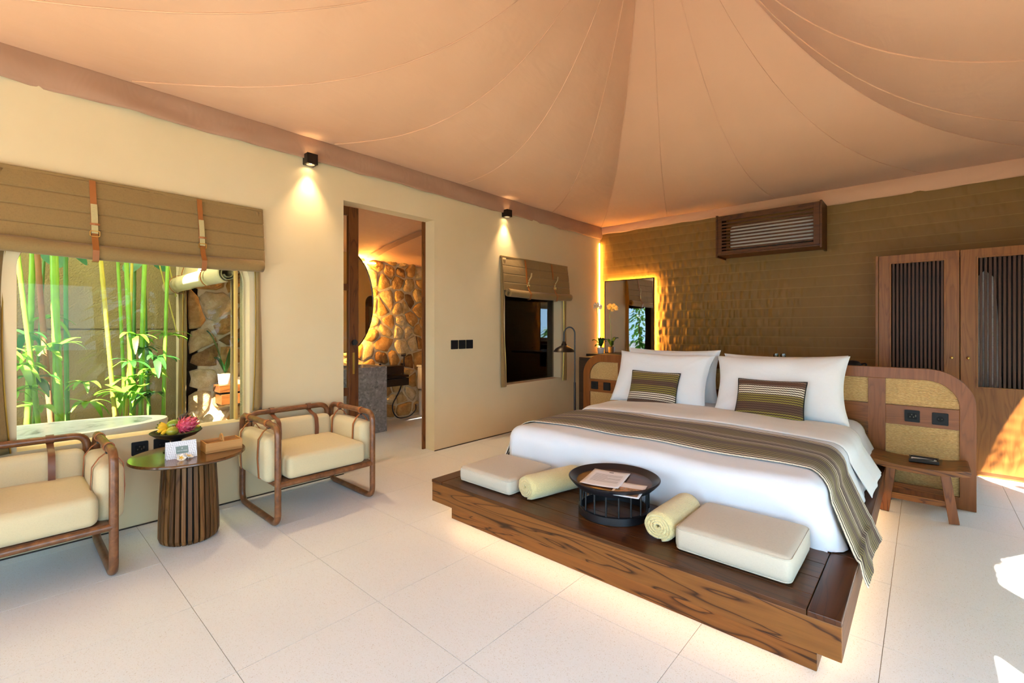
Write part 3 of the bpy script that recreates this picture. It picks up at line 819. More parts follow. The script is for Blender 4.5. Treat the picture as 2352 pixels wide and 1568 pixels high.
# things on the ledge
def seat_pad(name, x0, x1, y0, y1, z0, z1, label, group):
    e = thing(name, label, 'cushion', ((x0+x1)/2, (y0+y1)/2, z0), group)
    c = ((x0+x1)/2, (y0+y1)/2, (z0+z1)/2); sz = (x1-x0, y1-y0, z1-z0)
    MB().rbox(c, sz, .030, 5, .009).build('cover', LINEN2, e, smooth=True, ang=180)
    for zz in (z1-.012, z0+.012):
        P = [Vector((a, b, zz)) for a, b in rrect(x0+.003, x1-.003, y0+.003, y1-.003, .03, .03, .03, .03, 4)]
        MB().tube(P, .0028, 5, closed=True).build('piping', LINEN2, e, smooth=True)
    return e
seat_pad('bench_cushion', -2.30, -1.845, 2.035, 2.475, ZT, ZT+.098, 'beige linen seat pad on the bed ledge, by the bathroom door side', 'seat pads on the bed ledge')
seat_pad('bench_cushion', -.850, -.385, 2.055, 2.475, ZT, ZT+.112, 'beige linen seat pad on the bed ledge, below the hanging end of the runner', 'seat pads on the bed ledge')
def towel_roll(c0, c1, r, label, seed):
    """rolled towel from end c0 (spiral shown) to c1"""
    c0, c1 = Vector(c0), Vector(c1); ax = (c1-c0); L = ax.length; ax.normalize(); sd = Vector((0, 0, 1)).cross(ax).normalized(); up = Vector((0, 0, 1))
    turns, npt = 4.2, 110; mb = MB()
    prof = []
    for i in range(npt+1):
        q = i/npt; a = q*turns*2*pi; rr = .010+(r-.012)*q
        prof.append((a, rr))
    a_end = prof[-1][0]
    # loose tail resting on the ledge
    def fn(u, v):
        i = u*npt; k = int(min(i, npt-1)); fr = i-k; a = prof[k][0]*(1-fr)+prof[k+1][0]*fr; rr = prof[k][1]*(1-fr)+prof[k+1][1]*fr
        wob = 1+.035*noise.noise(Vector((cos(a)*1.3+seed, sin(a)*1.3, v*2.5)))
        endr = 1-.12*max(0, abs(2*v-1)-.86)/.14
        ph = a - a_end - pi/2 - .35
        ofs = .004*noise.noise(Vector((a*2, seed, 4)))
        return c0 + ax*(L*v+ofs) + (sd*cos(ph)*1.06 + up*sin(ph)*.97)*rr*wob*endr
    mb.grid(fn, npt, 14)
    o = mb.build('rolled_towel', TERRY, org=(c0+c1)/2-Vector((0, 0, r)), smooth=True, solid=.013, ang=180)
    return tag(o, label, 'towel', 'rolled towels on the bed ledge')
towel_roll((-1.750, 2.065, ZT+.072), (-1.655, 2.46, ZT+.072), .072, 'rolled cream terry towel lying against the pad near the bathroom door side', 1.0)
towel_roll((-.94, 2.075, ZT+.072), (-.935, 2.44, ZT+.072), .072, 'rolled cream terry towel lying against the pad under the runner end', 5.0)
# round tray table
TC = Vector((-1.27, 2.255, ZT))
tt = thing('tray_table', 'round black spindle tray table standing on the bed ledge', 'tray table', TC)
MB().lathe([(.186, 0), (.192, .002), (.192, .04), (.186, .043), (.176, .043), (.176, 0), (.186, 0)], TC, 56, caps=False).build('base_ring', BLACK, tt, smooth=True)
MB().lathe([(.170, .150), (.205, .150), (.226, .170), (.244, .190), (.246, .196), (.240, .199), (.222, .188), (.205, .176), (.200, .172), (.170, .172), (.170, .150)], TC, 64, caps=False).build('rim', BLACK, tt, smooth=True)
MB().lathe([(.0, .160), (.201, .160), (.201, .1735), (.0, .1735)], TC, 56).build('tray_top', TOPW_X, tt, smooth=True)
sp0 = None
for k in range(18):
    a = 2*pi*(k+.35)/18; x, y = TC.x+.184*cos(a), TC.y+.184*sin(a)
    if sp0 is None:
        sp0 = MB().tube([(TC.x, TC.y, ZT+.043), (TC.x, TC.y, ZT+.152)], .005, 8).build('spindle', BLACK, tt, smooth=True); o = sp0
    else:
        o = sp0.copy(); COL.objects.link(o); o.parent = tt
    o.location = (.184*cos(a), .184*sin(a), 0)
# letter and picture card on the tray
zt_ = ZT+.1745
def sheet(name, cx, cy, w, h, ang, z, mat, curl, label, cat):
    m = Matrix.Translation((cx, cy, z)) @ Matrix.Rotation(radians(ang), 4, 'Z')
    e = thing(name, label, cat, (cx, cy, z))
    f = lambda u, v: m @ Vector(((u-.5)*w, (v-.5)*h, curl*((2*u-1)**2*.6+(2*v-1)**2*.4)))
    MB().grid(f, 10, 10).build('sheet', mat, e, smooth=True, solid=.0006)
    return e, m, f
let, lm_, lf = sheet('letter', -1.315, 2.245, .21, .275, 14, zt_+.001, PAPER, .006, 'white printed letter lying on the round black tray', 'letter')
mb = MB()
for i in range(11):
    v = .74-.045*i; u1 = .88 if i % 4 != 3 else .5
    mb.grid(lambda a, b, v=v, u1=u1: lf(.14+(u1-.14)*a, v+.012*b)+Vector((0, 0, .0008)), 8, 1)
mb.grid(lambda a, b: lf(.45+.12*a, .88+.05*b)+Vector((0, 0, .0008)), 2, 1)
mb.build('print', INK, let)['kind'] = 'stuff'
pc, pm_, pf = sheet('picture_card', -1.135, 2.165, .15, .21, 14, zt_+.0012, PAPER, .002, 'cream card with a colour photo beside the letter on the tray', 'card')
t = NT('card_photo'); n = t.noise(t.coord('Object'), 28, 3, .6, .5)
t.col(t.ramp(n, [(.3, lin('3c4a3a')), (.45, lin('8a6a48')), (.55, lin('c08a68')), (.65, lin('6f7f86')), (.8, lin('a7b3b5'))])); t.set(Roughness=.4)
MB().grid(lambda a, b: pf(.08+.84*a, .1+.55*b)+Vector((0, 0, .0008)), 6, 6).build('photo', t.m, pc)

# ================================================================== SEATING BY THE WINDOW
def ribbon(mb, pts, wdir, w, th=.003, closed=False):
    P = [Vector(p) for p in pts]; wd = Vector(wdir).normalized(); N = len(P); vs = []
    for i, p in enumerate(P):
        t_ = (P[(i+1) % N]-P[i-1]) if closed else (P[min(i+1, N-1)]-P[max(i-1, 0)])
        n_ = t_.cross(wd).normalized()
        for a, b in ((-1, -1), (1, -1), (1, 1), (-1, 1)): vs.append(p + wd*(a*w/2) + n_*(b*th/2))
    fs = []
    for i in range(N if closed else N-1):
        j = (i+1) % N
        for k in range(4): fs.append((i*4+k, i*4+(k+1) % 4, j*4+(k+1) % 4, j*4+k))
    if not closed: fs += [(3, 2, 1, 0), tuple((N-1)*4+k for k in range(4))]
    return mb.add(vs, fs)
CX0, CX1 = -3.755, -3.105       # back and front tube centres
def armchair(label, ya, yb):
    e = thing('armchair', label, 'armchair', (-3.43, (ya+yb)/2, 0), 'armchairs under the window')
    R = .020
    for y in (ya, yb):
        P = rpath([(CX0, y, R), (CX1, y, R), (CX1, y, .652), (CX0, y, .652)], .075, 7)
        MB().tube(P, R, 14, closed=True).build('side_frame', CHAIRW, e, smooth=True)
        MB().tube([(CX0, y, .272), (CX1, y, .272)], .015, 12).build('side_rail', CHAIRW, e, smooth=True)
    P = rpath([(CX0+.012, ya+.042, .265), (CX0+.012, ya+.042, .652), (CX0+.012, yb-.042, .652), (CX0+.012, yb-.042, .265)], .07, 7, closed=False)
    MB().tube(P, R, 14).build('back_frame', CHAIRW, e, smooth=True)
    MB().tube([(CX1, ya, .272), (CX1, yb, .272)], .019, 12).build('front_rail', CHAIRW, e, smooth=True)
    MB().tube([(CX0, ya, .272), (CX0, yb, .272)], .019, 12).build('back_rail', CHAIRW, e, smooth=True)
    MB().box(CX0, CX1, ya+.02, yb-.02, .279, .292).build('seat_base', CHAIRW, e)
    ym = (ya+yb)/2
    MB().rbox((-3.405, ym, .369), (.625, yb-ya-.118, .152), .036, 5, .012).build('seat_cushion', LINEN, e, smooth=True, ang=180)
    m = Matrix.Rotation(radians(-8), 4, 'Y')
    MB().rbox((-3.672, ym, .465), (.105, yb-ya-.125, .245), .035, 5, .010, m).build('back_cushion', LINEN, e, smooth=True, ang=180)
    for y, sg in ((ya, -1), (yb, 1)):
        MB().rbox((-3.43, y-sg*.004, .425), (.525, .112, .295), .038, 5, .010).build('arm_cushion', LINEN, e, smooth=True, ang=180)
        for x in (-3.60, -3.27):
            mb = MB(); yy = y-sg*.004
            lp = [(x, yy, .628), (x, yy-.035, .60), (x, yy-.064, .555), (x, yy-.070, .43), (x, yy-.062, .30), (x, yy, .272), (x, yy+.062, .30), (x, yy+.070, .43), (x, yy+.064, .555), (x, yy+.035, .60)]
            ribbon(mb, lp, (1, 0, 0), .016, .004, True)
            ring = [(x, y+.0235*cos(a), .652+.0235*sin(a)) for a in [2*pi*k/14 for k in range(14)]]
            ribbon(mb, ring, (1, 0, 0), .026, .004, True)
            mb.build('leather_strap', LEATHER, e, smooth=True)
            MB().box(x-.012, x+.012, yy-.01, yy+.01, .618, .626).build('strap_tie', BLACK, e)
    for y in (ya+.20, yb-.20):
        mb = MB(); X = CX0+.012
        ribbon(mb, [(X+.0235*cos(a), y, .652+.0235*sin(a)) for a in [2*pi*k/14 for k in range(14)]], (0, 1, 0), .034, .004, True)
        ribbon(mb, [(X+.012, y, .628), (X+.06, y, .610), (X+.115, y, .602), (X+.142, y, .575), (X+.154, y, .50), (X+.150, y, .42), (X+.135, y, .33), (X+.02, y, .30)], (0, 1, 0), .030, .004)
        mb.build('leather_strap', LEATHER_D, e, smooth=True)
    return e
armchair('low teak armchair with linen cushions between the round table and the doorway', 1.20, 1.883)
armchair('low teak armchair with linen cushions on the side of the table away from the doorway', -.290, .393)

TB = Vector((-3.385, .785, 0))
tb = thing('side_table', 'round-topped slatted teak side table between the two armchairs', 'side table', TB)
MB().lathe([(0, .500), (.292, .500), (.300, .506), (.300, .514), (.296, .520), (0, .520)], TB, 64).build('table_top', wood('table_top_teak', '3e2412', '5f3a1a', '7a4d26', 1, .22, coat=.4), tb, smooth=True)
MB().lathe([(.120, .012), (.128, .03), (.118, .49), (.10, .499)], TB, 32).build('core', simple('dark_core', '120c08', .8), tb, smooth=True)
SLM = [wood('table_slat_a', '3a2110', '64401f', '7d5530', 2, .45), wood('table_slat_b', '4a2b14', '7b5028', '94683a', 2, .45), wood('table_slat_c', '33200f', '56361b', '6d4927', 2, .45)]
for k in range(30):
    a = 2*pi*k/30; mb = MB(); w = .0105
    prof = [(.134, .0), (.150, .012), (.157, .035), (.156, .12), (.149, .30), (.139, .5)]
    ca, sa = cos(a), sin(a); vs = []
    for r, z in prof:
        for rr, ww in ((r, -w), (r, w), (r-.02, w), (r-.02, -w)):
            vs.append(TB + Vector((ca*rr-sa*ww, sa*rr+ca*ww, z)))
    fs = [(3, 2, 1, 0), (20, 21, 22, 23)] + [(l*4+q, l*4+(q+1) % 4, l*4+4+(q+1) % 4, l*4+4+q) for l in range(5) for q in range(4)]
    mb.add(vs, fs).build('slat', SLM[(k*7) % 3], tb, bevel=.0015)
ZTB = .5205
# fruit stand
FS = Vector((-3.515, .745, ZTB))
fs_ = thing('fruit_stand', 'dark footed plate holding fruit on the round side table', 'fruit stand', FS)
MB().lathe([(0, 0), (.066, 0), (.068, .006), (.05, .014), (.032, .03), (.026, .05), (.03, .066), (.06, .078), (.0, .078)], FS, 36).build('foot', BLACK, fs_, smooth=True)
MB().lathe([(0, .078), (.06, .078), (.105, .094), (.128, .112), (.136, .118), (.137, .122), (.132, .122), (.10, .104), (.05, .096), (0, .095)], FS, 48).build('plate', simple('dark_bronze_plate', '2b2620', .3, .3), fs_, smooth=True)
ZP = FS.z+.1
GMANGO = simple('green_mango', '7f8c22', .3, var=.25, coat=.3); YMANGO = simple('ripe_mango', 'a39a2c', .3, var=.25, coat=.3)
BAN = simple('banana_skin', 'dcae22', .45, var=.12); BANT = simple('banana_tip', '5d6a1c', .6); PITA = simple('dragon_skin', 'c2334e', .5, var=.12)
PSCALE = simple('dragon_scale', 'd4546a', .5, var=.15); PTIP = simple('dragon_tip', 'a7a94e', .5); AVO = simple('dark_avocado', '34231f', .55, var=.3, bumps=(90, .6, .004))
def fruit(name, c, r, rot, mat, label, cat='fruit', stem=True):
    m = Matrix.Rotation(radians(rot[2]), 4, 'Z') @ Matrix.Rotation(radians(rot[0]), 4, 'X') @ Matrix.Rotation(radians(rot[1]), 4, 'Y')
    e = thing(name, label, cat, c, 'fruit on the dark plate')
    MB().sphere(c, r[0], r[1], r[2], 18, 12, m).build('body', mat, e, smooth=True, ang=180)
    if stem:
        p = Vector(c)+m @ Vector((0, 0, r[2]*.97)); q = p+m @ Vector((0, 0, .010)); MB().tube([p, q], .0028, 6).build('stem', STEMB, e)
    return e
# positions along the plate as seen from the room: u runs along the wall, w towards the room
def pp_(u, w, z): return (FS.x+w, FS.y+u, ZP+z)
fruit('mango', pp_(-.025, .030, .029), (.029, .037, .029), (0, 0, 30), YMANGO, 'yellow-green mango at the front of the fruit plate')
fruit('mango', pp_(-.010, -.020, .062), (.030, .039, .030), (15, 0, 0), GMANGO, 'darker green mango resting high at the back of the fruit')
fruit('avocado', pp_(.045, -.055, .085), (.028, .028, .040), (-40, 20, 0), AVO, 'dark wrinkled avocado behind the pink dragon fruit')
def bunch(c, dirs, label, s=1.0):
    e = thing('banana_bunch', label, 'bananas', c, 'fruit on the dark plate'); c = Vector(c)
    for dx, dy, dz, cv in dirs:
        d_ = Vector((dx, dy, dz)).normalized(); up = Vector((0, 0, 1)); pts = []; rr = []
        for i in range(9):
            q = i/8; pts.append(c + d_*(.072*s*q) + up*(cv*sin(pi*q)*.02)); rr.append(.0135*s*(max(.0, sin(pi*(.08+.86*q))))**.55)
        b = MB().tube(pts, rr, 8).build('banana', BAN, e, smooth=True, ang=70)
        MB().tube([pts[-1], pts[-1]+d_*.008*s], .0042*s, 6).build('tip', BANT, b)
    return e
bunch(pp_(-.035, -.015, .022), [(.5, -1, .15, .6), (.25, -1, .55, .5), (.0, -1, .9, .4), (.8, -.7, -.05, .4), (-.2, -.9, 1.3, .3)], 'short yellow bananas beside the mangoes on the plate')
bunch(pp_(.070, -.015, .020), [(.2, 1, .55, .5), (.5, 1, .2, .5), (-.1, .8, .9, .4)], 'short yellow bananas behind the dragon fruit on the plate', .85)
# dragon fruit with scales
e = thing('dragon_fruit', 'large pink dragon fruit with curling scales on the plate', 'fruit', pp_(.045, .02, .045), 'fruit on the dark plate')
C0 = Vector(pp_(.047, .02, .053)); axm = Matrix.Rotation(radians(-62), 4, 'X')
MB().sphere(C0, .043, .043, .056, 20, 12, axm).build('body', PITA, e, smooth=True, ang=180)
rs2 = random.Random(5); sc_ = MB(); tp_ = MB()
for i in range(46):
    zc = -1+2*(i+.5)/46; an = i*2.39996; rr = sqrt(1-zc*zc)
    n_ = Vector((rr*cos(an), rr*sin(an), zc)); base = Vector((n_.x*.043, n_.y*.043, n_.z*.056))
    tn = (Vector((0, 0, 1)) - n_*n_.z); tn = tn.normalized() if tn.length > .1 else Vector((1, 0, 0)); sd = n_.cross(tn)
    L = rs2.uniform(.018, .028); w = .011
    pA, pB = base - sd*w - tn*.008, base + sd*w - tn*.008; pM = base + n_*.004; pT = base + tn*L*.75 + n_*L*.75; pU = base + tn*L*.95+n_*L*1.05
    f_ = lambda p: C0 + axm @ p
    sc_.add([f_(pA), f_(pB), f_(pM+sd*w*.8+tn*.006), f_(pT+sd*.003), f_(pT-sd*.003), f_(pM-sd*w*.8+tn*.006)], [(0, 1, 2, 5), (5, 2, 3, 4)])
    tp_.add([f_(pT+sd*.003), f_(pT-sd*.003), f_(pU)], [(0, 1, 2)])
sc_.build('scales', PSCALE, e, smooth=True, solid=.0015)['kind'] = 'stuff'; tp_.build('scale_tips', PTIP, e, solid=.001)['kind'] = 'stuff'
# card, flowers, caddy
a_, b_ = Vector((-3.289, .649, ZTB)), Vector((-3.262, .796, ZTB))
card = thing('tent_card', 'folded white patterned card standing on the round table', 'card', (a_+b_)/2)
bk = Vector((-.035, 0, 0)); upv = Vector((-.022, 0, .098))
t = NT('patterned_card'); v = t.coord('Object', scale=(1, 1, 1), rot=(pi/4, 0, 0)); ck = t.node('ShaderNodeTexChecker'); ck.inputs['Scale'].default_value = 170
ck.inputs[1].default_value = (*lin('f0eef0'), 1); ck.inputs[2].default_value = (*lin('bdb6bb'), 1); t.link(v, ck.inputs[0]); t.col(ck.outputs[0]); t.set(Roughness=.6)
MB().grid(lambda u, v: a_+(b_-a_)*u+upv*v, 1, 1).build('front_leaf', t.m, card, solid=.001)
MB().grid(lambda u, v: a_+(b_-a_)*u+upv*v+bk*(1-v), 1, 1).build('back_leaf', PAPER, card, solid=.001)
LBL = simple('grey_green_label', '76857f', .6, var=.02)
fn_ = Vector((.0012, 0, .0003))
MB().grid(lambda u, v: a_+(b_-a_)*(.32+.40*u)+upv*(.28+.42*v)+fn_, 1, 1).build('label_panel', LBL, card)
def text(body, size, loc, ux, uy, mat, parent, name='lettering'):
    cu = bpy.data.curves.new(name, 'FONT'); cu.body = body; cu.size = size; cu.align_x = 'CENTER'; cu.align_y = 'CENTER'
    tmp = bpy.data.objects.new(name, cu); COL.objects.link(tmp); dg = bpy.context.evaluated_depsgraph_get(); dg.update()
    me = bpy.data.meshes.new_from_object(tmp.evaluated_get(dg)); bpy.data.objects.remove(tmp); bpy.data.curves.remove(cu)
    ux, uy = Vector(ux).normalized(), Vector(uy).normalized(); L = Vector(loc)-wloc(parent)
    for vx in me.vertices: vx.co = L + ux*vx.co.x + uy*vx.co.y
    me.materials.clear(); me.materials.append(mat); me.name = name
    o = bpy.data.objects.new(name, me); COL.objects.link(o); o.parent = parent; return o
pc_ = a_+(b_-a_)*.52+upv*.42+fn_*1.6
text('SEN CI WINE', .0085, pc_, b_-a_, upv, PAPER, card)
text('#', .011, a_+(b_-a_)*.52+upv*.58+fn_*1.6, b_-a_, upv, PAPER, card, 'emblem')
YEL = simple('flower_yellow', 'e6b21a', .5)
def frangipani(c, tilt, rz, label):
    c = Vector(c); e = thing('frangipani', label, 'flower', c, 'flowers in front of the card'); m = Matrix.Rotation(radians(rz), 4, 'Z') @ Matrix.Rotation(radians(tilt), 4, 'Y')
    up = Vector((0, 0, .012))
    for k in range(5):
        a = 2*pi*k/5; mr = m @ Matrix.Rotation(a, 4, 'Z')
        def fn(u, v, mr=mr):
            L = .026*u; w = .0125*sin(pi*min(1, .12+.88*u))**.6*(1 if u < .98 else .3)
            return c+up + mr @ Vector((L, (v-.5)*2*w, .007*u*u+.004*(v-.5)))
        p = MB().grid(fn, 7, 4).build('petal', PETAL, e, smooth=True, solid=.0008)
        MB().grid(lambda u, v, mr=mr: c+up+mr @ Vector((.013*u, (v-.5)*.009*(1-u*.6), .0016+.003*u*u)), 4, 2).build('flush', YEL, p, smooth=True)
    MB().tube([c+Vector((0, 0, .0005)), c+up], [.003, .0045], 8).build('tube', PETAL, e, smooth=True)
frangipani((-3.232, .708, ZTB), 55, 10, 'white frangipani flower with yellow heart facing into the room before the card')
frangipani((-3.245, .748, ZTB), 25, 60, 'white frangipani flower lying flatter, nearer the wooden caddy')
bx = Vector((-3.335, .945, ZTB)); bm_ = Matrix.Rotation(radians(-2), 4, 'Z')
cd = thing('caddy', 'small light wood divided caddy with a handle on the round table', 'caddy', bx)
CADW = wood('light_caddy_wood', '8c5a2c', 'bd8448', 'd09a5c', 1, .5)
def cb(name, x0, x1, y0, y1, z0, z1):
    MB().obox(Matrix.Translation(bx) @ bm_ @ Matrix.Translation(((x0+x1)/2, (y0+y1)/2, (z0+z1)/2)), (x1-x0)/2, (y1-y0)/2, (z1-z0)/2).build(name, CADW, cd, bevel=.0012)
cb('bottom', -.066, .066, -.097, .097, 0, .006)
cb('front_side', .060, .068, -.10, .10, 0, .062); cb('back_side', -.068, -.060, -.10, .10, 0, .062)
cb('end', -.060, .060, -.10, -.092, 0, .062); cb('end', -.060, .060, .092, .10, 0, .062)
cb('divider', -.003, .003, -.092, -.004, .006, .054); cb('divider', -.003, .003, .004, .092, .006, .054)
hp = [(-.06, .006), (.06, .006), (.06, .05)] + arc(0, .055, .045, 0, 180, 14)[1:-1] + [(-.06, .05)]
MB().plate(hp, [rrect(-.022, .022, .062, .086, .008, .008, .012, .012, 4)], lambda a, b, d: bx + bm_ @ Vector((a, -.004+d, b)), .008).build('handle', CADW, cd, bevel=.001)

# ================================================================== WALL FITTINGS
def spotlight(y, label):
    e = thing('wall_spotlight', label, 'wall light', (WX, y, 2.62), 'downlights on the plaster wall')
    MB().box(WX, WX+.012, y-.042, y+.042, 2.64, 2.72).build('back_plate', IRON, e, bevel=.002)
    mb = MB().plate(rrect(-.043, .043, 0, .086, 0, 0, 0, 0), [arc(0, .043, .033, 0, 345, 20)], lambda a, b, d: Vector((WX+.008+b, y+a, 2.635+d)), .085)
    mb.build('housing', IRON, e, bevel=.002)
    MB().lathe([(0, 0), (.033, 0), (.033, .004), (0, .004)], (WX+.051, y, 2.655), 20).build('bulb', LAMPD, e, smooth=True)
    l = bpy.data.lights.new('downlight', 'SPOT'); l.energy = 40; l.color = (1, .74, .42); l.spot_size = radians(78); l.spot_blend = .9; l.shadow_soft_size = .025
    lo = bpy.data.objects.new('downlight', l); COL.objects.link(lo); lo.location = (WX+.058, y, 2.648); lo.rotation_euler = (0, radians(-7), 0)
    return e
spotlight(1.713, 'small square black downlight on the wall between window and doorway')
spotlight(4.115, 'small square black downlight on the wall above the narrower window')
for i, y in enumerate((3.316, 3.428, 3.538)):
    o = plate_fitting(None, (WX, y, 1.108), 'x', 'rocker', s=.098, name='light_switch')
    tag(o, ['square black light switch nearest the doorway in a row of three', 'square black light switch in the middle of a row of three', 'square black light switch nearest the narrower window in a row of three'][i], 'switch', 'switches by the doorway')
o = plate_fitting(None, (WX, .613, .506), 'x', 'multi', name='wall_socket'); tag(o, 'black wall socket under the window with the slotted outlet, farther from the doorway', 'socket', 'sockets under the window')
o = plate_fitting(None, (WX, .728, .508), 'x', 'round', name='wall_socket'); tag(o, 'black wall socket under the window with the round outlet, nearer the doorway', 'socket', 'sockets under the window')
o = plate_fitting(None, (-2.70, BY-.004, .975), '-y', 'round', name='wall_socket'); tag(o, 'black round-outlet socket on the khaki wall beside the glowing mirror', 'socket')

# roll-up blinds of khaki canvas
def spiral_roll(y0, y1, xc, zc, r, sagf):
    N = 60
    def fn(u, v):
        a = u*2*pi*2.3; rr = r*(.45+.55*u); y = y0+(y1-y0)*v
        ph = a-2*pi*2.3+pi/2+.6
        wob = 1+.07*noise.noise(Vector((y*5, cos(ph), sin(ph)+zc)))
        return (xc+cos(ph)*rr*wob, y, zc+sin(ph)*rr*wob-sagf*sin(pi*v))
    return MB().grid(fn, N, 44)
def blind(name, label, y0, y1, zt, zr, r, straps, group, flapL, flapR, tail):
    e = thing(name, label, 'blind', (WX, (y0+y1)/2, zr), group)
    X0 = WX+.012
    def cf(u, v):
        y = y0+(y1-y0)*u; z = zt+(zr+r*.6-zt)*v
        w = .012*noise.noise(Vector((y*2.2, z*3.5, 1.7))) + .010*sin(v*pi)
        q = (v*4) % 1.0
        crease = -.006*max(0, 1-min(q, 1-q)/.06) if 0.05 < v < .97 else 0
        mid = -.005*max(0, 1-abs(u-.52)/.012)
        return (X0+.018+w*.8+crease+mid+.045*v, y, z)
    MB().grid(cf, 90, 60).build('canvas', KHAKI, e, smooth=True, solid=.004)
    MB().box(WX+.001, X0+.020, y0-.004, y1+.004, zt-.012, zt+.018).build('head_band', KHAKI, e, bevel=.006)
    spiral_roll(y0+.05, y1-.02, X0+.075, zr, r, .012).build('roll', KHAKI, e, smooth=True, solid=.004)
    for side, (fa, fb, zb) in (('L', flapL), ('R', flapR)):
        def ff(u, v):
            y = fa+(fb-fa)*u; z = zt-.01+(zb-zt)*v; tw = (1-.35*sin(pi*v*.9)) if side == 'L' else (1-.30*sin(pi*v))
            yc = (fa if side == 'L' else fb); y = yc+(y-yc)*tw
            return (X0+.004+.020*sin(u*pi*1.3)+.012*sin(v*7+u*2)*u+.01*v, y, z)
        MB().grid(ff, 10, 50).build('side_flap', KHAKI, e, smooth=True, solid=.003)
        # toothed zip along the inner edge
        P = [ff(1 if side == 'L' else 0, k/40) for k in range(41)]
        MB().tube([Vector(p)+Vector((.003, 0, 0)) for p in P], .0045, 5).build('zip', BRASSY, e, smooth=True)
    for y in straps:
        mb = MB(); xx = X0+.030
        ribbon(mb, [(xx, y, zt+.005), (xx+.018, y+.003, zt-.12), (xx+.03, y+.006, zr+r+.10), (xx+.045+r*.3, y+.008, zr+r*1.1), (X0+.075+r+.006, y+.008, zr), (X0+.075+r*.7, y+.008, zr-r-.016), (X0+.075, y+.008, zr-r-.018)], (0, 1, 0), .030 if tail == 0 else .026, .004)
        s_ = mb.build('strap', LEATHER_O, e, smooth=True)
        zb_ = zr+r+.07; tl = MB()
        if tail == 0: ribbon(tl, [(xx+.030, y+.004, zb_+.17), (xx+.042, y+.006, zb_+.09), (xx+.050, y+.007, zb_-.01)], (0, 1, 0), .030, .004)
        else: ribbon(tl, [(xx+.07, y+.05, zb_+.15), (xx+.075, y+.035, zb_+.10), (xx+.055, y+.012, zb_+.05), (xx+.05, y+.007, zb_-.01)], (0, 1, 0), .022, .004)
        tl.build('strap_tail', KHAKI_L, s_, smooth=True)
        bk_ = [(xx+.052, y+.007+a, zb_-.012+b) for a, b in rrect(-.022, .022, -.016, .016, .006, .006, .006, .006, 3)]
        MB().tube(bk_, .0028, 6, closed=True).build('buckle', BRASS, s_, smooth=True)
        ribbon(MB(), [(xx+.053, y-.016, zb_+.045), (xx+.056, y+.007, zb_+.045), (xx+.053, y+.03, zb_+.045)], (0, 0, 1), .012, .003).build('keeper', LEATHER_O, s_)
    return e
blind('roll_blind', 'wide khaki canvas roll blind with leather straps over the bamboo window', -.075, 1.352, 2.185, 1.755, .047, (.378, .934), 'canvas roll blinds', (-.075, .055, .60), (1.285, 1.352, .675), 0)
blind('roll_blind', 'narrower khaki canvas roll blind over the dark window near the lamp', 4.035, 5.412, 2.150, 1.715, .050, (4.46, 5.02), 'canvas roll blinds', (4.035, 4.150, .585), (5.300, 5.412, .560), 1)

# ================================================================== HEADBOARD SIDE
S0, S1, SY0, SY1 = -.282, .215, 4.175, 4.515
st = thing('stool', 'small teak stool with a dished seat beside the headboard', 'stool', ((S0+S1)/2, (SY0+SY1)/2, 0))
def seat_fn(z_off):
    def fn(u, v):
        x = S0+(S1-S0)*u; y = SY0+(SY1-SY0)*v; q = 2*u-1
        return Vector((x, y, .338+.026*q*q + z_off))
    return fn
mb = MB(); N_ = 20; prof_ = []
for i in range(N_+1):
    u = i/N_; p = seat_fn(0)(u, 0); prof_.append((p.x, p.z))
outl = [(x, z-.038) for x, z in prof_] + [(S1+.012, prof_[-1][1]-.026), (S1+.012, prof_[-1][1]-.004)] + list(reversed(prof_)) + [(S0-.012, prof_[0][1]-.004), (S0-.012, prof_[0][1]-.026)]
mb.plate(outl, [], lambda a, b, d: Vector((a, SY0+d, b)), SY1-SY0); mb.build('seat', TEAK_X, st, bevel=.008, smooth=True)
for sx_, xt, xb_ in ((-1, -.175, -.210), (1, .105, .148)):
    for yy, yb_ in ((SY0+.045, SY0+.020), (SY1-.045, SY1-.020)):
        MB().bar((xb_, yb_, 0.001), (xt, yy, .308), .036, .052, up=(1, 0, 0)).build('leg', TEAK_Z, st, bevel=.003)
MB().bar((-.19, SY0+.030, .118), (.128, SY0+.030, .118), .018, .042).build('stretcher', TEAK_X, st, bevel=.002)
MB().bar((-.19, SY1-.030, .118), (.128, SY1-.030, .118), .018, .042).build('stretcher', TEAK_X, st, bevel=.002)
for x in (-.195, .132): MB().bar((x, SY0+.035, .175), (x, SY1-.035, .175), .018, .036).build('stretcher', TEAK_Y, st, bevel=.002)
nt = thing('note_tray', 'flat dark wooden tray with white notepaper on the stool', 'tray', (-.002, 4.40, .339))
mb = MB().box(-.082, .078, 4.335, 4.345, .340, .362); mb.box(-.082, .078, 4.455, 4.465, .340, .362); mb.box(-.082, -.074, 4.345, 4.455, .340, .362); mb.box(.070, .078, 4.345, 4.455, .340, .362); mb.box(-.082, .078, 4.335, 4.465, .3395, .344)
mb.build('body', DARKW, nt)
MB().box(-.070, .066, 4.35, 4.45, .346, .352).build('notepaper', PAPER, nt); MB().tube([(-.06, 4.36, .357), (.05, 4.40, .358)], .004, 8).build('pencil', BLACK, nt, smooth=True)

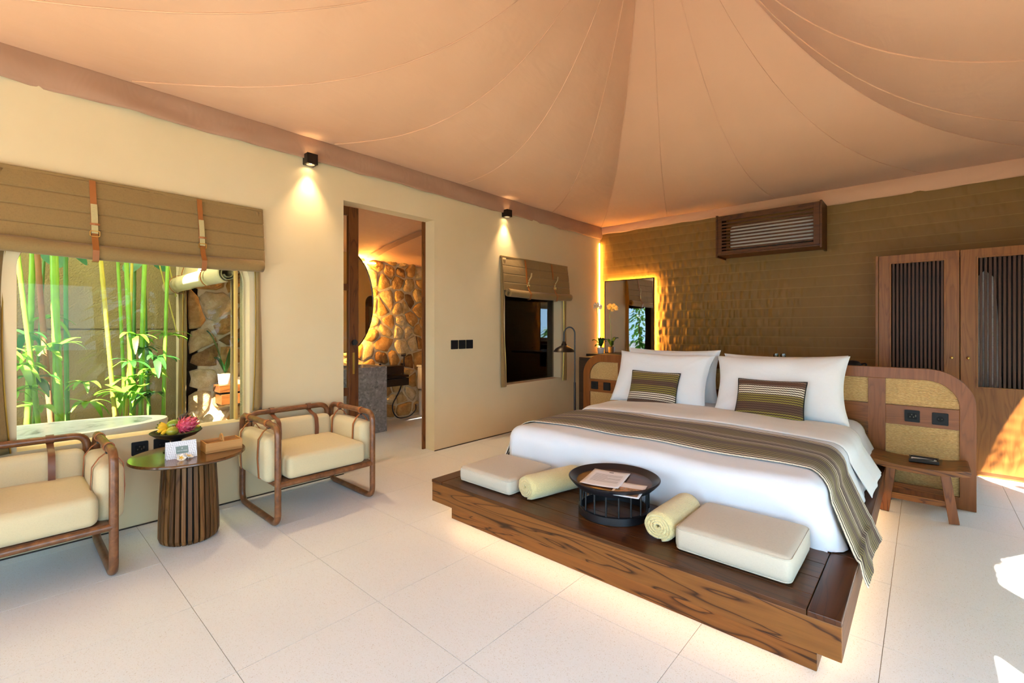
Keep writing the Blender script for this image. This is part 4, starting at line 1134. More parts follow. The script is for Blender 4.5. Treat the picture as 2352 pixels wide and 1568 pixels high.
# floor lamp
LX, LY = -3.02, 4.46
lp_ = thing('floor_lamp', 'black floor lamp with a curved neck and bronze dome shade', 'floor lamp', (LX, LY, 0))
MB().lathe([(0, 0), (.13, 0), (.132, .008), (.12, .016), (.02, .022), (0, .022)], (LX, LY, 0), 36).build('base', BLACK, lp_, smooth=True)
MB().tube([(LX, LY, .02), (LX, LY, .66)], .013, 12).build('lower_pole', BLACK, lp_, smooth=True)
dv = Vector((-.7444, -.6677, 0)); ar = .062
P = [Vector((LX, LY, .66)), Vector((LX, LY, 1.2))] + [Vector((LX, LY, 1.225)) + dv*(ar-ar*cos(a)) + Vector((0, 0, ar*1.2*sin(a))) for a in [pi*k/14 for k in range(15)]] + [Vector((LX, LY, 1.13))+dv*2*ar]
MB().tube(P, .0085, 10).build('curved_neck', BLACK, lp_, smooth=True)
sc_c = Vector((LX, LY, 0))+dv*2*ar
MB().lathe([(.018, 1.135), (.022, 1.115), (.03, 1.105), (.034, 1.088), (.058, 1.075), (.098, 1.052), (.124, 1.022), (.130, 1.014), (.124, 1.014), (.094, 1.046), (.05, 1.066), (0, 1.07)], sc_c, 40).build('shade', IRON, lp_, smooth=True)
MB().sphere(sc_c+Vector((0, 0, 1.045)), .02, .02, .028, 12, 8).build('bulb', WHITEP, lp_, smooth=True)

# dark writing desk behind the headboard and the things on it
dk = thing('writing_desk', 'dark wooden desk backing onto the headboard', 'desk', (-1.4, 4.9, 0))
MB().box(-3.06, -.02, HY+.046, 5.16, .905, .945).build('desk_top', DARKW, dk, bevel=.003)
MB().box(-3.06, -3.02, HY+.046, 5.12, 0, .905).build('side_panel', DARKW, dk); MB().box(-.06, -.02, HY+.046, 5.12, 0, .905).build('side_panel', DARKW, dk)
MB().box(-3.02, -.06, HY+.046, HY+.066, 0, .905).build('back_panel', DARKW, dk)
bxo = thing('leather_box', 'dark leather box with pale papers on top, behind the pillows', 'box', (-2.33, 4.88, .945))
MB().box(-2.46, -2.18, 4.79, 4.97, .945, 1.02).build('body', simple('dark_leather', '3a2619', .5), bxo, bevel=.005)
MB().box(-2.44, -2.24, 4.80, 4.94, 1.0205, 1.03).build('papers', PAPER, bxo)
CLR = glass('drinking_glass', (.93, .93, .93), 2.5)
for x, lb in ((-1.035, 'small stemmed glass behind the pillows, nearer the mirror side'), (-.975, 'small stemmed glass behind the pillows, nearer the wardrobe side')):
    MBg = MB().lathe([(.0, .0), (.026, .001), (.024, .003), (.004, .008), (.004, .05), (.018, .062), (.022, .085), (.020, .105), (.0185, .105), (.020, .085), (.016, .066), (0, .058)], (x, 4.86, .946), 20)
    o = MBg.build('glass', CLR, smooth=True, org=(x, 4.86, .946)); tag(o, lb, 'glass', 'glasses on the desk')
kt = thing('kettle', 'rounded black kettle standing on the desk near the wardrobe', 'kettle', (-.455, 4.85, .946))
MB().lathe([(0, 0), (.062, 0), (.068, .01), (.066, .03), (.05, .058), (.03, .066), (0, .07)], (-.455, 4.85, .946), 28).build('body', BLACKP, kt, smooth=True)
MB().tube(rpath([(-.40, 4.85, .985), (-.362, 4.85, .995), (-.362, 4.85, .955), (-.40, 4.85, .957)], .012, 4, closed=False), .006, 8).build('handle', BLACKP, kt, smooth=True)

# wardrobe
WF = 5.68
wr = thing('wardrobe', 'tall teak wardrobe with slatted upper doors and brass knobs', 'wardrobe', (.25, 6.0, 0))
WX0, WX1, WH = -.352, .83, 1.985
MB().box(WX0, WX0+.022, WF-.004, 6.35, .0, WH).build('side_panel', WARD_Z, wr, bevel=.002)
MB().box(WX1-.022, WX1, WF-.004, 6.35, .0, WH).build('side_panel', WARD_Z, wr, bevel=.002)
MB().box(WX0+.022, WX1-.022, WF+.03, 6.35, WH-.022, WH).build('top_panel', WARD_X, wr)
MB().box(WX0+.022, WX1-.022, WF+.02, 6.35, 0, .04).build('base_panel', WARD_X, wr)
MB().box(WX0+.022, WX1-.022, 6.33, 6.35, .04, WH-.022).build('back_panel', DARKW, wr)
for (d0, d1, l0, l1, kx) in ((-.327, .2335, -.234, .132, .183), (.2385, .805, .350, .716, .288)):
    do = MB().plate(rrect(d0, d1, .045, WH-.003, 0, 0, 0, 0), [[(l0, .78), (l1, .78), (l1, 1.90), (l0, 1.90)]], lambda a, b, d: Vector((a, WF+d, b)), .024).build('door', WARD_Z, wr, bevel=.002)
    mb = MB().plate(rrect(l0-.014, l1+.014, .766, 1.914, 0, 0, 0, 0), [[(l0, .78), (l1, .78), (l1, 1.90), (l0, 1.90)]], lambda a, b, d: Vector((a, WF-.006+d, b)), .006)
    mb.build('door_bead', WARD_Z, do, bevel=.002)
    n_s = 13; pitch = (l1-l0)/n_s; s0 = None
    for k in range(n_s):
        x = l0+pitch*(k+.62)
        if s0 is None: s0 = MB().box(-.0085, .0085, 0, .016, .78, 1.90).build('slat', SLATW, do, bevel=.0015); o = s0; s0.data.name = 'wardrobe_slat'
        else: o = s0.copy(); COL.objects.link(o); o.parent = do
        o.location = Vector((x, WF+.004, 0))
    MB().sphere((kx, WF-.016, 1.026), .013, .013, .013, 14, 8).build('knob', BRASS, do, smooth=True)
    MB().tube([(kx, WF, 1.026), (kx, WF-.012, 1.026)], .006, 10).build('knob_stem', BRASS, do, smooth=True)
ROBE = cloth('waffle_cotton', 'd9d6cf', 120, var=.12)
rb = thing('bathrobe', 'pale waffle bathrobe hanging inside the slatted wardrobe', 'bathrobe', (.41, 5.9, .5))
def robe(sg):
    def fn(u, v):
        w = .055+.060*v**.6; a = (u-.5)*2
        return Vector((.40+a*w, 5.86+sg*(.045*(1-a*a)+.012*sin(a*9+v)), 1.80-1.25*v-.06*abs(a)))
    return fn
mb = MB().grid(robe(-1), 24, 20); mb.grid(robe(1), 24, 20); mb.build('cloth', ROBE, rb, smooth=True)
MB().tube([(.40, 5.86, 1.79), (.40, 5.86, 1.93)], .004, 6).build('hanger_hook', BLACK, rb)
MB().tube([(WX0+.022, 5.86, 1.93), (WX1-.022, 5.86, 1.93)], .012, 10).build('hanging_rail', BLACK, wr, smooth=True)

# air conditioner behind a slatted teak cabinet
ac = thing('ac_cabinet', 'slatted dark teak box hung high on the khaki wall', 'cabinet', (-1.4, 6.2, 2.19))
A0, A1, AZ0, AZ1, AF = -1.952, -.832, 2.195, 2.685, 6.02
for x0, x1 in ((A0, A0+.022), (A1-.022, A1)): MB().box(x0, x1, AF-.006, BY-.002, AZ0-.022, AZ1+.012).build('side_board', ACW, ac, bevel=.002)
MB().box(A0+.022, A1-.022, AF, BY-.002, AZ0, AZ0+.018).build('bottom_board', ACW, ac); 
for x0, x1 in ((A0+.024, A0+.070), (A1-.082, A1-.024)): MB().box(x0, x1, AF, AF+.02, AZ0+.020, AZ1).build('stile', ACW, ac, bevel=.002)
MB().box(A0+.070, A1-.082, AF, AF+.02, AZ1-.062, AZ1).build('top_rail', ACW, ac, bevel=.002)
MB().box(A0+.070, A1-.082, AF, AF+.02, AZ0+.020, AZ0+.052).build('bottom_rail', ACW, ac, bevel=.002)
for k in range(9):
    z = AZ0+.068+k*.0395; MB().box(A0+.070, A1-.082, AF+.003, AF+.016, z, z+.0185).build('slat', ACW, ac, bevel=.002)
un = thing('air_conditioner', 'white wall air conditioner seen between the cabinet slats', 'air conditioner', (-1.38, 6.22, 2.25))
MB().rbox((-1.37, 6.235, 2.42), (.90, .22, .285), .035, 5).build('body', WHITEP, un, smooth=True)
MB().box(-1.78, -.96, 6.12, 6.13, 2.285, 2.30).build('air_flap', simple('grey_flap', 'b9b7b0', .4), un)

# backlit mirror in the corner
mr = thing('wall_mirror', 'rectangular wall mirror with a thin bronze frame and glowing edges', 'mirror', (-3.3, 6.3, .6))
M0, M1, MZ0, MZ1, MY = -3.705, -2.895, .62, 2.018, 6.29
MB().plate(rrect(M0, M1, MZ0, MZ1, 0, 0, 0, 0), [rrect(M0+.012, M1-.012, MZ0+.012, MZ1-.012, 0, 0, 0, 0)], lambda a, b, d: Vector((a, MY-.004+d, b)), .030).build('frame', IRON, mr, bevel=.001)
MB().box(M0+.012, M1-.012, MY, MY+.006, MZ0+.012, MZ1-.012).build('mirror_glass', MIRROR, mr)
mb = MB().box(M0+.03, M1-.03, MY+.028, MY+.036, MZ1-.030, MZ1-.022); mb.box(M1-.030, M1-.022, MY+.028, MY+.036, MZ0+.05, MZ1-.03); mb.box(M0+.022, M0+.030, MY+.028, MY+.036, MZ0+.05, MZ1-.03)
mb.build('led_strip', LED, mr)
MB().box(M0+.06, M1-.06, MY+.007, BY-.003, MZ0+.06, MZ1-.06).build('back_box', DARKW, mr)
lc = MB().box(WX+.004, WX+.010, BY-.050, BY-.044, .95, 2.62).build('corner_light', LEDC, org=(WX, BY, .95)); tag(lc, 'thin glowing vertical strip light in the corner beside the mirror', 'strip light')
lc = MB().box(WX+.05, -2.0, BY-.055, BY-.045, 2.885, 2.893).build('eave_light', LEDS, org=(-2.9, BY, 2.88)); tag(lc, 'thin warm strip light along the tent eave above the khaki wall', 'strip light')

# wall shelf with orchid by the mirror
sh = MB().box(WX+.01, -2.55, 5.93, 6.27, .865, .900).build('wall_shelf', DARKW, org=(-3.2, 6.27, .865), bevel=.003); tag(sh, 'dark wooden shelf below the glowing mirror', 'shelf')
def orchid(name, c, s, label, stems, leaves, flowers, potm=CERAM, pr=.055, ph=.09, rz=0, group=None):
    c = Vector(c); e = thing(name, label, 'orchid', c, group)
    MB().lathe([(0, 0), (pr*.82, 0), (pr*.86, .004), (pr, ph), (pr*.92, ph), (pr*.9, ph-.01), (0, ph-.012)], c, 28).build('pot', potm, e, smooth=True)
    MB().lathe([(0, ph-.011), (pr*.88, ph-.011), (pr*.5, ph+.004), (0, ph+.008)], c, 16).build('bark', SOIL, e)
    for (az, L, w, lift, droop) in leaves:
        a = radians(az); d_ = Vector((cos(a), sin(a), 0)); sd = Vector((-sin(a), cos(a), 0))
        def fn(u, v):
            x = L*u; z = ph+lift*sin(u*pi*.5)*L - droop*L*u*u; ww = w*sin(pi*(.06+.9*u))**.55
            return c + d_*x*(1-.25*lift) + sd*(v-.5)*2*ww + Vector((0, 0, z+.012*abs(v-.5)*2))
        MB().grid(fn, 14, 4).build('leaf', ORCHL, e, smooth=True, solid=.003)
    for pts in stems:
        P = [c+Vector(p) for p in pts]; P2 = []
        for i in range(len(P)-1):
            for k in range(6):
                tt = k/6; p0, p1, p2, p3 = P[max(i-1, 0)], P[i], P[i+1], P[min(i+2, len(P)-1)]
                P2.append(.5*((2*p1)+(p2-p0)*tt+(2*p0-5*p1+4*p2-p3)*tt*tt+(3*p1-p0-3*p2+p3)*tt**3))
        P2.append(P[-1]); MB().tube(P2, .0032, 6).build('stalk', STEMD, e, smooth=True)
    for (fx, fy, fz, fr, yaw) in flowers:
        p = c+Vector((fx, fy, fz)); m = Matrix.Rotation(radians(yaw), 4, 'Z') @ Matrix.Rotation(radians(80), 4, 'X')
        fl = None
        for k in range(5):
            mr_ = m @ Matrix.Rotation(2*pi*k/5+.3, 4, 'Z'); ww = .62 if k % 2 else .42
            f_ = lambda u, v, mr_=mr_, ww=ww: p + mr_ @ Vector((fr*u, (v-.5)*2*fr*ww*sin(pi*(.1+.86*u))**.6, .004+.010*u*u))
            MB().grid(f_, 6, 4).build('petal', PETAL, e, smooth=True, solid=.0012)
        MB().sphere(p+m @ Vector((0, 0, .006)), fr*.16, fr*.16, fr*.16, 8, 6).build('flower_heart', YEL, e, smooth=True)
    return e
orchid('potted_orchid', (-3.675, 6.13, .901), 1, 'white orchid in a white pot on the shelf beside the mirror', 
       [[(0, 0, .09), (-.02, -.02, .35), (-.05, -.03, .62), (-.03, -.06, .72)]],
       [(200, .17, .032, .9, .3), (330, .15, .03, 1.1, .2), (250, .13, .028, .6, .5), (60, .12, .028, 1.0, .3), (285, .14, .03, 1.2, .2)],
       [(-.06, -.06, .725, .052, -35), (.0, -.075, .73, .046, -20), (-.02, -.09, .69, .044, -50), (.045, -.07, .70, .040, -10)])

# ================================================================== BATHROOM BEYOND THE DOORWAY
om = thing('oval_mirror', 'tall oval bathroom mirror glowing against the stone wall', 'mirror', (STX+.1, 2.93, 1.0))
def oval(ry, rz, n=48): return [(2.93+ry*cos(2*pi*k/n), 1.64+rz*sin(2*pi*k/n)) for k in range(n)]
MB().plate(oval(.42, .67), [oval(.410, .660)], lambda a, b, d: Vector((STX+.085+d, a, b)), .02).build('frame', IRON, om)
MB().plate(oval(.411, .661), [], lambda a, b, d: Vector((STX+.094+d, a, b)), .004).build('mirror_glass', MIRROR, om)
MB().plate(oval(.36, .60), [], lambda a, b, d: Vector((STX+.01+d, a, b)), .075).build('back_box', DARKW, om)
P = [Vector((STX+.078, 2.93+.375*cos(2*pi*k/64), 1.64+.622*sin(2*pi*k/64))) for k in range(64)]
MB().tube(P, .007, 6, closed=True).build('led_strip', LEDM, om)
lc = MB().box(STX+.03, STX+.04, 2.4, 3.42, 2.165, 2.172).build('cove_light', LEDM, org=(STX+.03, 3.0, 2.165)); tag(lc, 'thin glowing strip light at the top of the bathroom stone wall', 'strip light')
bs = thing('stone_basin', 'grey terrazzo block washbasin standing before the stone wall', 'basin', (-5.28, 2.85, 0))
mb = MB().plate(rrect(-5.53, -5.0, 2.42, 3.235, 0, 0, 0, 0), [rrect(-5.50, -5.05, 2.47, 3.185, .03, .03, .03, .03, 3)], lambda a, b, d: Vector((a, b, d)), .815)
mb.box(-5.51, -5.04, 2.46, 3.195, .0, .68); mb.build('block', BASIN, bs, bevel=.004)
wsf = thing('dark_wall_unit', 'dark wooden wall unit beside the terrazzo basin', 'wall unit', (-5.45, 3.6, .5))
MB().box(STX+.06, -5.33, 3.36, 3.80, .50, .60).build('lower_drawer', DARKW, wsf, bevel=.003)
MB().box(STX+.06, -5.33, 3.36, 3.80, .61, .64).build('middle_board', DARKW, wsf, bevel=.003)
MB().box(STX+.06, -5.36, 3.30, 3.74, .66, .77).build('upper_drawer', DARKW, wsf, bevel=.003)
MB().lathe([(0, 0), (.022, 0), (.024, .01), (.012, .02), (.016, .034), (0, .044)], (-5.45, 3.42, .771), 16).build('knob', BLACK, wsf, smooth=True)
hs = thing('hand_shower', 'dark bronze hand shower with a looping black hose on the stone wall', 'hand shower', (STX+.07, 3.83, .3))
MB().box(STX+.06, STX+.10, 3.81, 3.85, .745, .79).build('bracket', IRON, hs)
MB().tube([(STX+.10, 3.83, .74), (STX+.105, 3.835, .90)], [.012, .010], 10).build('handle', IRON, hs, smooth=True)
MB().tube([(STX+.085, 3.80, .905), (STX+.125, 3.85, .915)], .020, 12).build('head', IRON, hs, smooth=True)
P = rpath([(STX+.10, 3.83, .73), (STX+.10, 3.80, .45), (STX+.10, 3.62, .20), (STX+.12, 3.70, .02), (STX+.12, 3.93, .025), (STX+.08, 4.06, .10), (STX+.07, 4.06, .17)], .16, 8, closed=False)
MB().tube(P, .009, 8).build('hose', BLACK, hs, smooth=True)
MB().tube([(STX+.05, 4.07, .17), (STX+.09, 4.07, .17)], .014, 10).build('valve', simple('chrome', 'c8c8c8', .15, 1.0), hs, smooth=True)
to = thing('toilet', 'white ceramic close-coupled toilet against the stone wall', 'toilet', (-5.3, 4.27, 0))
MB().rbox((-5.44, 4.27, .56), (.19, .37, .33), .025, 4).build('cistern', CERAM, to, smooth=True)
MB().rbox((-5.44, 4.27, .735), (.205, .385, .03), .012, 3).build('cistern_lid', CERAM, to, smooth=True)
MB().rbox((-5.42, 4.27, .19), (.23, .33, .379), .03, 4).build('pedestal', CERAM, to, smooth=True)
MB().lathe([(.12, .0), (.125, .1), (.16, .33), (.185, .385), (.15, .385), (.11, .30), (0, .2)], (-5.16, 4.27, 0), 28, sx=1.35).build('bowl', CERAM, to, smooth=True)
MB().lathe([(.0, .387), (.186, .387), (.186, .405), (0, .41)], (-5.16, 4.27, 0), 28, sx=1.35).build('seat_lid', CERAM, to, smooth=True)
# lit shelf and bottles in the dark room behind the second window
ns = thing('display_niche', 'copper-lined lit niche on the dark wall behind the narrower window', 'niche', (-5.3, 6.65, .86))
COP = simple('copper_lining', 'a4683a', .45, .3, var=.2)
for nm, b in (('bottom', (-5.45, -5.15, 6.33, 7.0, .86, .875)), ('top', (-5.45, -5.15, 6.33, 7.0, 1.185, 1.20)), ('side', (-5.45, -5.15, 6.33, 6.345, .875, 1.185)), ('side', (-5.45, -5.15, 6.985, 7.0, .875, 1.185)), ('back', (-5.46, -5.45, 6.33, 7.0, .86, 1.20))):
    MB().box(*b).build(nm, COP, ns)
MB().box(-5.2, -5.19, 6.36, 6.97, 1.172, 1.184).build('led_strip', LEDS, ns)
MB().box(-5.6, -5.46, 6.6, 6.75, .9, 1.1).build('wall_fixing', DARKW, ns)
for y in (6.52, 6.70):
    b_o = MB().lathe([(0, 0), (.035, 0), (.042, .02), (.036, .06), (.014, .09), (.012, .12), (.016, .125), (0, .13)], (-5.27, y, .876), 20).build('bottle', BLACK, smooth=True, org=(-5.27, y, .876)); tag(b_o, 'small dark slim-necked bottle in the lit niche, ' + ('nearer the lamp side' if y > 6.6 else 'nearer the stone post'), 'bottle', 'bottles in the lit niche')

# ---- bathing court seen through the bamboo window
tubc = (-4.335, -.02, 0)
tub = thing('bathtub', 'grey terrazzo oval bathtub outside the bamboo window', 'bathtub', tubc)
MB().lathe([(.58, 0), (.80, .04), (.97, .45), (1.0, .60), (.995, .615), (.90, .618), (.875, .605)], tubc, 64, .35, .885, caps=False).build('shell', TUBRIM, tub, smooth=True)
MB().lathe([(0, .16), (.5, .16), (.72, .22), (.83, .45), (.885, .612)], tubc, 64, .35, .885).build('basin', TUB, tub, smooth=True, solid=.012)
def fan(parent, c, az, n, L, mat, seed):
    r_ = random.Random(seed); c = Vector(c); mb = MB()
    for k in range(n):
        a = radians(az + (k-(n-1)/2)*(210/n) + r_.uniform(-8, 8)); l = L*r_.uniform(.75, 1.1); w = l*.12; dz = r_.uniform(.1, .7); dr = r_.uniform(.3, 1.0)
        d_ = Vector((cos(a), sin(a), 0)); sd = Vector((-sin(a), cos(a), 0))
        mb.grid(lambda u, v, d_=d_, sd=sd, l=l, w=w, dz=dz, dr=dr: c + d_*(l*u*(1-.15*u)) + sd*((v-.5)*2*w*sin(pi*(.1+.88*u))**.6) + Vector((0, 0, l*(dz*u-dr*u*u)+.004*abs(v-.5)*2)), 6, 2)
    return mb.build('leaf_fan', mat, parent, smooth=True)
def frond(parent, base, az, L, mat, seed):
    """arching feather leaf of the crown"""
    r_ = random.Random(seed); base = Vector(base); a = radians(az); d_ = Vector((cos(a), sin(a), 0)); sd = Vector((-sin(a), cos(a), 0)); mb = MB()
    P = [base + d_*(L*u*(1-.2*u)) + Vector((0, 0, L*(.55*u-.75*u*u))) for u in [k/10 for k in range(11)]]
    mb.tube(P, [.008*(1-.07*k) for k in range(11)], 5)
    for k in range(3, 22):
        u = k/21; i = min(9, int(u*10)); p = P[i].lerp(P[i+1], u*10-i)
        for sg in (-1, 1):
            l = .34*sin(pi*(.15+.75*u)); q = (d_*.55+sd*sg).normalized(); w = .017
            mb.grid(lambda x, v, p=p, q=q, l=l: p + q*(l*x) + d_*((v-.5)*2*w*sin(pi*(.08+.9*x))) + Vector((0, 0, .05*x-l*.55*x*x)), 4, 1)
    return mb.build('frond', mat, parent, smooth=True)
canes = [(-5.00, .238, -.015, .0165, STEMG, 'slim bright green palm cane leaning away from the doorway, beside the tub'), (-5.60, .134, .220, .0219, STEMG, 'green palm cane close to the court wall'),
 (-5.30, .302, .156, .0200, STEMB, 'palm cane wrapped in brown papery sheath'), (-5.15, .337, .272, .0279, STEMG, 'thickest bright green palm cane behind the tub'),
 (-5.40, .401, .354, .0166, STEMD, 'darker green palm cane beside the thickest one'), (-5.20, .714, .474, .0169, STEMY, 'yellowish palm cane standing alone, tilted across the court wall'),
 (-5.50, .788, .674, .0141, STEMG, 'thin green palm cane just behind the yellowish one'), (-5.30, .798, .730, .0195, STEMG, 'sturdy green palm cane in the middle of the dense cluster'), (-5.60, .838, .887, .0145, STEMD, 'thin dark green palm cane at the back of the dense cluster'), (-5.35, .858, .929, .0200, STEMG, 'sturdy green palm cane with a drooping yellow stalk'),
 (-5.60, .996, .889, .0169, STEMD, 'dark green palm cane by the court wall, next to the bathroom opening'), (-5.30, 1.028, 1.058, .0163, STEMG, 'slim green palm cane nearest the opening to the bathroom'), (-5.45, .765, .833, .0120, STEMY, 'thinnest yellow palm cane inside the dense cluster'), (-5.75, .167, .313, .0113, STEMD, 'thin dark palm cane touching the court wall')]
fans = [(-5.00, .13, 1.24), (-5.00, .10, 1.01), (-5.20, .22, 1.13), (-5.10, .33, 1.16), (-5.10, .17, .90), (-4.95, .07, .82), (-5.40, .27, 1.37), (-5.30, .82, 1.22), (-5.10, .76, 1.00), (-5.20, .85, .76),
 (-5.30, .93, .90), (-5.30, .74, .84), (-5.20, .92, .69), (-5.50, .52, .63), (-5.30, .48, .82), (-5.30, 1.07, 1.22), (-5.40, .89, 1.10), (-5.40, .71, .70), (-5.50, 1.00, .84), (-5.1, .2, .68), (-5.2, .95, 1.02), (-5.05, .70, .74), (-5.0, .02, 1.12)]
palms = []
rp = random.Random(3)
for i, (x, y0, y3, r, m_, lb) in enumerate(canes):
    e = thing('palm', lb, 'palm', (x, y0, .02), 'palms in the bathing court')
    top = 2.80+.07*(i % 4); pts, rr = [], []
    for k in range(int(top/.04)+1):
        z = .02+k*.04; q = z/3; bend = .03*sin(z*1.3+i)
        pts.append(Vector((x+bend*.6, y0+(y3-y0)*q+bend*.25, z))); rr.append(r*(1-.12*q)*(1.10 if k % 6 == 0 else 1.0))
    MB().tube(pts, rr, 9).build('cane', m_, e, smooth=True, ang=80)
    tp = pts[-1]
    if i in (3, 7):
        for k in range(2): frond(e, tp, 200-k*70, .5, LEAF, i*10+k)
    if i == 9:
        MB().tube([tp, (-5.45, .80, 2.75), (-5.45, 1.0, 2.0), (-5.45, 1.16, 1.25)], .006, 6).build('drooping_stalk', STEMY, e, smooth=True)
    if i == 11:
        MB().tube([tp, (-5.5, 1.03, 2.3), (-5.52, 1.17, 1.6)], .006, 6).build('drooping_stalk', STEMY, e, smooth=True)
    palms.append((x, y0, y3, e))
for i, (x, y, z) in enumerate(fans):
    best = min(palms, key=lambda p: (p[0]-x)**2+(p[1]+(p[2]-p[1])*z/3-y)**2)
    bp = Vector((best[0], best[1]+(best[2]-best[1])*z/3, z-.06)); c = Vector((x, y, z))
    if (bp-c).length > .02: MB().tube([bp, (bp+c)/2+Vector((0, 0, .03)), c], .0035, 5).build('leaf_stalk', STEMG, best[3], smooth=True)
    fan(best[3], c, rp.uniform(-60, 60)+(0 if i % 3 else 180), rp.choice((6, 7, 8)), rp.uniform(.17, .25), LEAF if i % 4 else LEAFD, 100+i)
# leafy shrubs closing the far end of the court
for i, (x, y, h_) in enumerate(((-5.35, -2.5, 2.3), (-4.65, -3.1, 2.0), (-5.4, -1.5, 1.5))):
    e = thing('court_shrub', ['tall leafy shrub in the far corner of the bathing court', 'leafy shrub at the far end of the bathing court', 'lower leafy shrub between the palms and the far corner'][i], 'shrub', (x, y, .02)); r_ = random.Random(50+i)
    MB().tube([(x, y, .02), (x+.04, y, h_*.5), (x, y+.04, h_*.9)], [.03, .02, .01], 7).build('stem', STEMB, e, smooth=True)
    mb = MB()
    for k in range(420):
        z = .3+h_*r_.random(); rr = .42*sqrt(r_.random())*(1-.4*z/h_); a = r_.uniform(0, 2*pi); c = Vector((x+rr*cos(a), y+rr*sin(a), z)); L = r_.uniform(.12, .22)
        d_ = Vector((cos(a), sin(a), r_.uniform(-.6, .5))).normalized(); sd = d_.cross(Vector((0, 0, 1))).normalized()
        mb.grid(lambda u, v: c+d_*L*u+sd*((v-.5)*2*L*.2*sin(pi*(.1+.85*u)))-Vector((0, 0, L*.3*u*u)), 3, 1)
    mb.build('foliage', LEAF, e, smooth=True)['kind'] = 'stuff'
# broad heart leaves high behind the canes
e = thing('broadleaf_plant', 'plant with broad blue-green leaves high behind the palm canes', 'plant', (-5.85, .3, .02))
MB().tube([(-5.85, .3, .02), (-5.84, .34, 1.1), (-5.80, .33, 2.0)], .012, 8).build('stem', STEMD, e, smooth=True)
for (x, y, z, az, L) in ((-5.6, .30, 1.98, 20, .22), (-5.55, .86, 1.95, -40, .20), (-5.6, 1.02, 2.0, 30, .2), (-5.7, .42, 2.05, 60, .24)):
    a = radians(az); d_ = Vector((cos(a)*.5, sin(a)*.5, -.8)); sd = Vector((-sin(a), cos(a), .1)); c = Vector((x, y, z))
    MB().tube([(-5.80, .33, 2.0), ((-5.80+x)/2, (.33+y)/2, 2.2), c], .005, 6).build('leaf_stalk', STEMD, e, smooth=True)
    MB().grid(lambda u, v: c + d_*L*u + sd*((v-.5)*2*L*.42*sin(pi*(.16+.82*u))**.7) + Vector((.02*(v-.5)**2, 0, 0)), 10, 6).build('leaf', leafm('heart_leaf', '2c6a4a', '4f9468', .2), e, smooth=True)
# canvas blind rolled up at the bathroom opening
ob = thing('roll_blind', 'pale khaki canvas blind rolled up over the opening to the bathroom', 'blind', (-4.9, 1.2, 1.7), 'canvas roll blinds')
def oroll(u, v):
    a = u*2*pi*2.2; rr = (.078-.010*v)*(.4+.6*u); ph = a-2*pi*2.2-pi/2
    x = -5.80+1.78*v; wob = 1+.07*noise.noise(Vector((x*4, cos(ph), sin(ph)+5)))
    return (x, 1.185+cos(ph)*rr*wob, 1.715+.012*sin(v*3)+sin(ph)*rr*wob)
MB().grid(oroll, 50, 40).build('roll', KHAKI_L, ob, smooth=True, solid=.004)
MB().grid(lambda u, v: (-5.72+1.68*u, 1.262-.05*v+.008*noise.noise(Vector((u*6, v*2, 2))), 2.05-.30*v), 40, 10).build('canvas', KHAKI_L, ob, smooth=True, solid=.003)
for x in (-5.45, -4.42):
    mb = MB(); ribbon(mb, [(x, 1.262, 2.05), (x, 1.20, 1.83)] + [(x, 1.185+.088*cos(a), 1.715+.090*sin(a)) for a in [radians(80+k*20) for k in range(13)]], (1, 0, 0), .022, .004); mb.build('strap', LEATHER_O, ob, smooth=True)
MB().grid(lambda u, v: (-5.74+.24*u-.03*v, 1.235+.02*sin(u*7+v*2), 1.68-1.40*v), 14, 40).build('side_flap', KHAKI, ob, smooth=True, solid=.003)
P = [(-5.51-.03*v+.006*sin(v*40), 1.225, 1.68-1.40*v) for v in [k/60 for k in range(61)]]
MB().tube(P, .006, 5).build('zip', BRASSY, ob, smooth=True)
MB().grid(lambda u, v: (-4.16+.10*u, 1.24+.02*sin(u*5+v*2), 1.68-1.55*v), 8, 40).build('side_flap', KHAKI, ob, smooth=True, solid=.003)
# floating shelf on the stone wall with orchid and tray
fsf = thing('floating_shelf', 'thick brown floating shelf on the stone wall inside the bathroom opening', 'shelf', (-5.5, 1.9, .5))
MB().box(STX+.03, -5.36, 1.50, 2.40, .625, .70).build('upper_board', TEAK_Y, fsf, bevel=.003)
MB().box(STX+.03, -5.36, 1.52, 2.40, .50, .605).build('lower_board', TEAK_Y, fsf, bevel=.003)
MB().box(STX+.03, -5.40, 1.53, 2.40, .604, .626).build('shadow_gap', DARKW, fsf)
orchid('potted_orchid', (-5.47, 1.585, .701), 1, 'flowerless orchid with broad leaves in a white pot on the floating shelf',
       [[(0, 0, .10), (.02, .05, .30), (.02, .07, .50), (.03, .10, .60)]],
       [(250, .26, .055, 1.5, -.2), (40, .24, .05, 1.4, -.1), (280, .15, .04, 1.2, .1)], [], TUBRIM, .07, .11)
tr = thing('rattan_tray', 'woven rattan tray holding a folded white towel on the floating shelf', 'tray', (-5.44, 1.80, .701))
mb = MB().plate(rrect(-5.53, -5.37, 1.68, 1.95, .02, .02, .02, .02, 3), [rrect(-5.522, -5.378, 1.688, 1.942, .016, .016, .016, .016, 3)], lambda a, b, d: Vector((a, b, .7005+d)), .045); mb.box(-5.52, -5.38, 1.69, 1.94, .7005, .705)
mb.build('basket', RATTAN, tr); MB().rbox((-5.45, 1.815, .742), (.12, .22, .045), .012, 3).build('folded_towel', WHITE, tr, smooth=True)
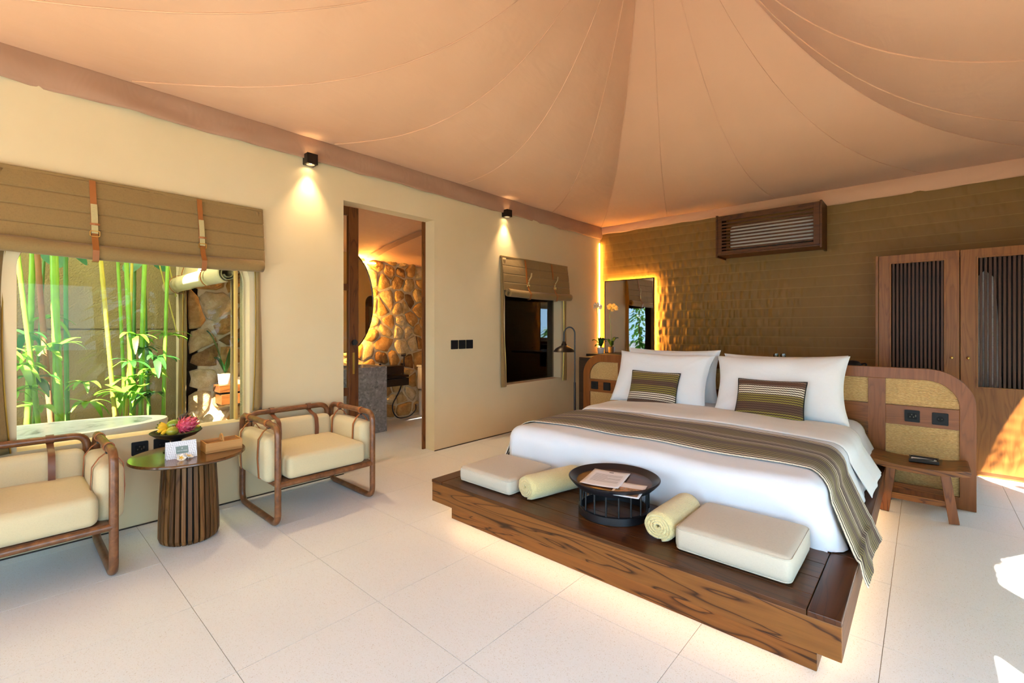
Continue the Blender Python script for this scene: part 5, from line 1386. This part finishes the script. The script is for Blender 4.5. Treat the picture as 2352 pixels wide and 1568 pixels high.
for i, (x, y, h_) in enumerate(((.4, -6.3, 2.5), (1.7, -6.8, 2.7), (3.0, -6.0, 2.4), (2.45, -1.4, 1.2), (2.45, 1.7, 2.3), (2.45, 3.05, 2.4), (2.45, 4.4, 2.4), (2.45, 5.8, 2.3))):  # shrubs along the right wall are added, out of view, to block skylight
    e = thing('offstage_shrub', ['broad leafy shrub beyond the terrace, in line with the bed', 'tallest leafy shrub beyond the terrace', 'leafy shrub at the terrace corner', 'unseen shrub added to block skylight opposite the terrace end of the side wall', 'unseen shrub added to block skylight opposite the foot of the bed', 'unseen shrub added to block skylight opposite the pillows', 'unseen shrub added to block skylight opposite the headboard', 'unseen shrub added to block skylight opposite the wardrobe'][i], 'shrub', (x, y, -.055)); r_ = random.Random(80+i)
    MB().tube([(x, y, -.05), (x+.05, y, h_*.5), (x, y+.05, h_*.9)], [.05, .03, .012], 7).build('stem', STEMB, e, smooth=True)
    mb = MB()
    for k in range(800 if h_ > 2.2 and x > 2 and y > 0 else 420):
        z = .1+h_*r_.random(); rr = .8*sqrt(r_.random())*(1-.4*z/h_); a = r_.uniform(0, 2*pi); c = Vector((x+rr*cos(a), y+rr*sin(a), z)); L = r_.uniform(.2, .36)
        d_ = Vector((cos(a), sin(a), r_.uniform(-.6, .5))).normalized(); sd = d_.cross(Vector((0, 0, 1))).normalized()
        mb.grid(lambda u, v: c+d_*L*u+sd*((v-.5)*2*L*.22*sin(pi*(.1+.85*u)))-Vector((0, 0, L*.3*u*u)), 3, 1)
    mb.build('foliage', LEAF, e, smooth=True)['kind'] = 'stuff'
# garden outside the arched openings: palms whose fronds shade the floor
for i, (x, y) in enumerate(((2.3, 1.1), (2.35, 3.35), (2.4, -1.0))):
    e = thing('garden_palm', ['garden palm outside the openings, by the swagged one', 'garden palm outside the openings, by the arched one', 'garden palm outside the openings, nearest the terrace'][i], 'palm', (x, y, -.05))
    P = [Vector((x+.05*sin(z), y+.04*cos(z*1.2), z)) for z in [-.05+.1*k for k in range(38)]]
    MB().tube(P, .05, 9).build('trunk', STEMB, e, smooth=True)
    for k in range(8): frond(e, P[-1], k*45+i*20, 1.25, LEAFD, 700+i*10+k)
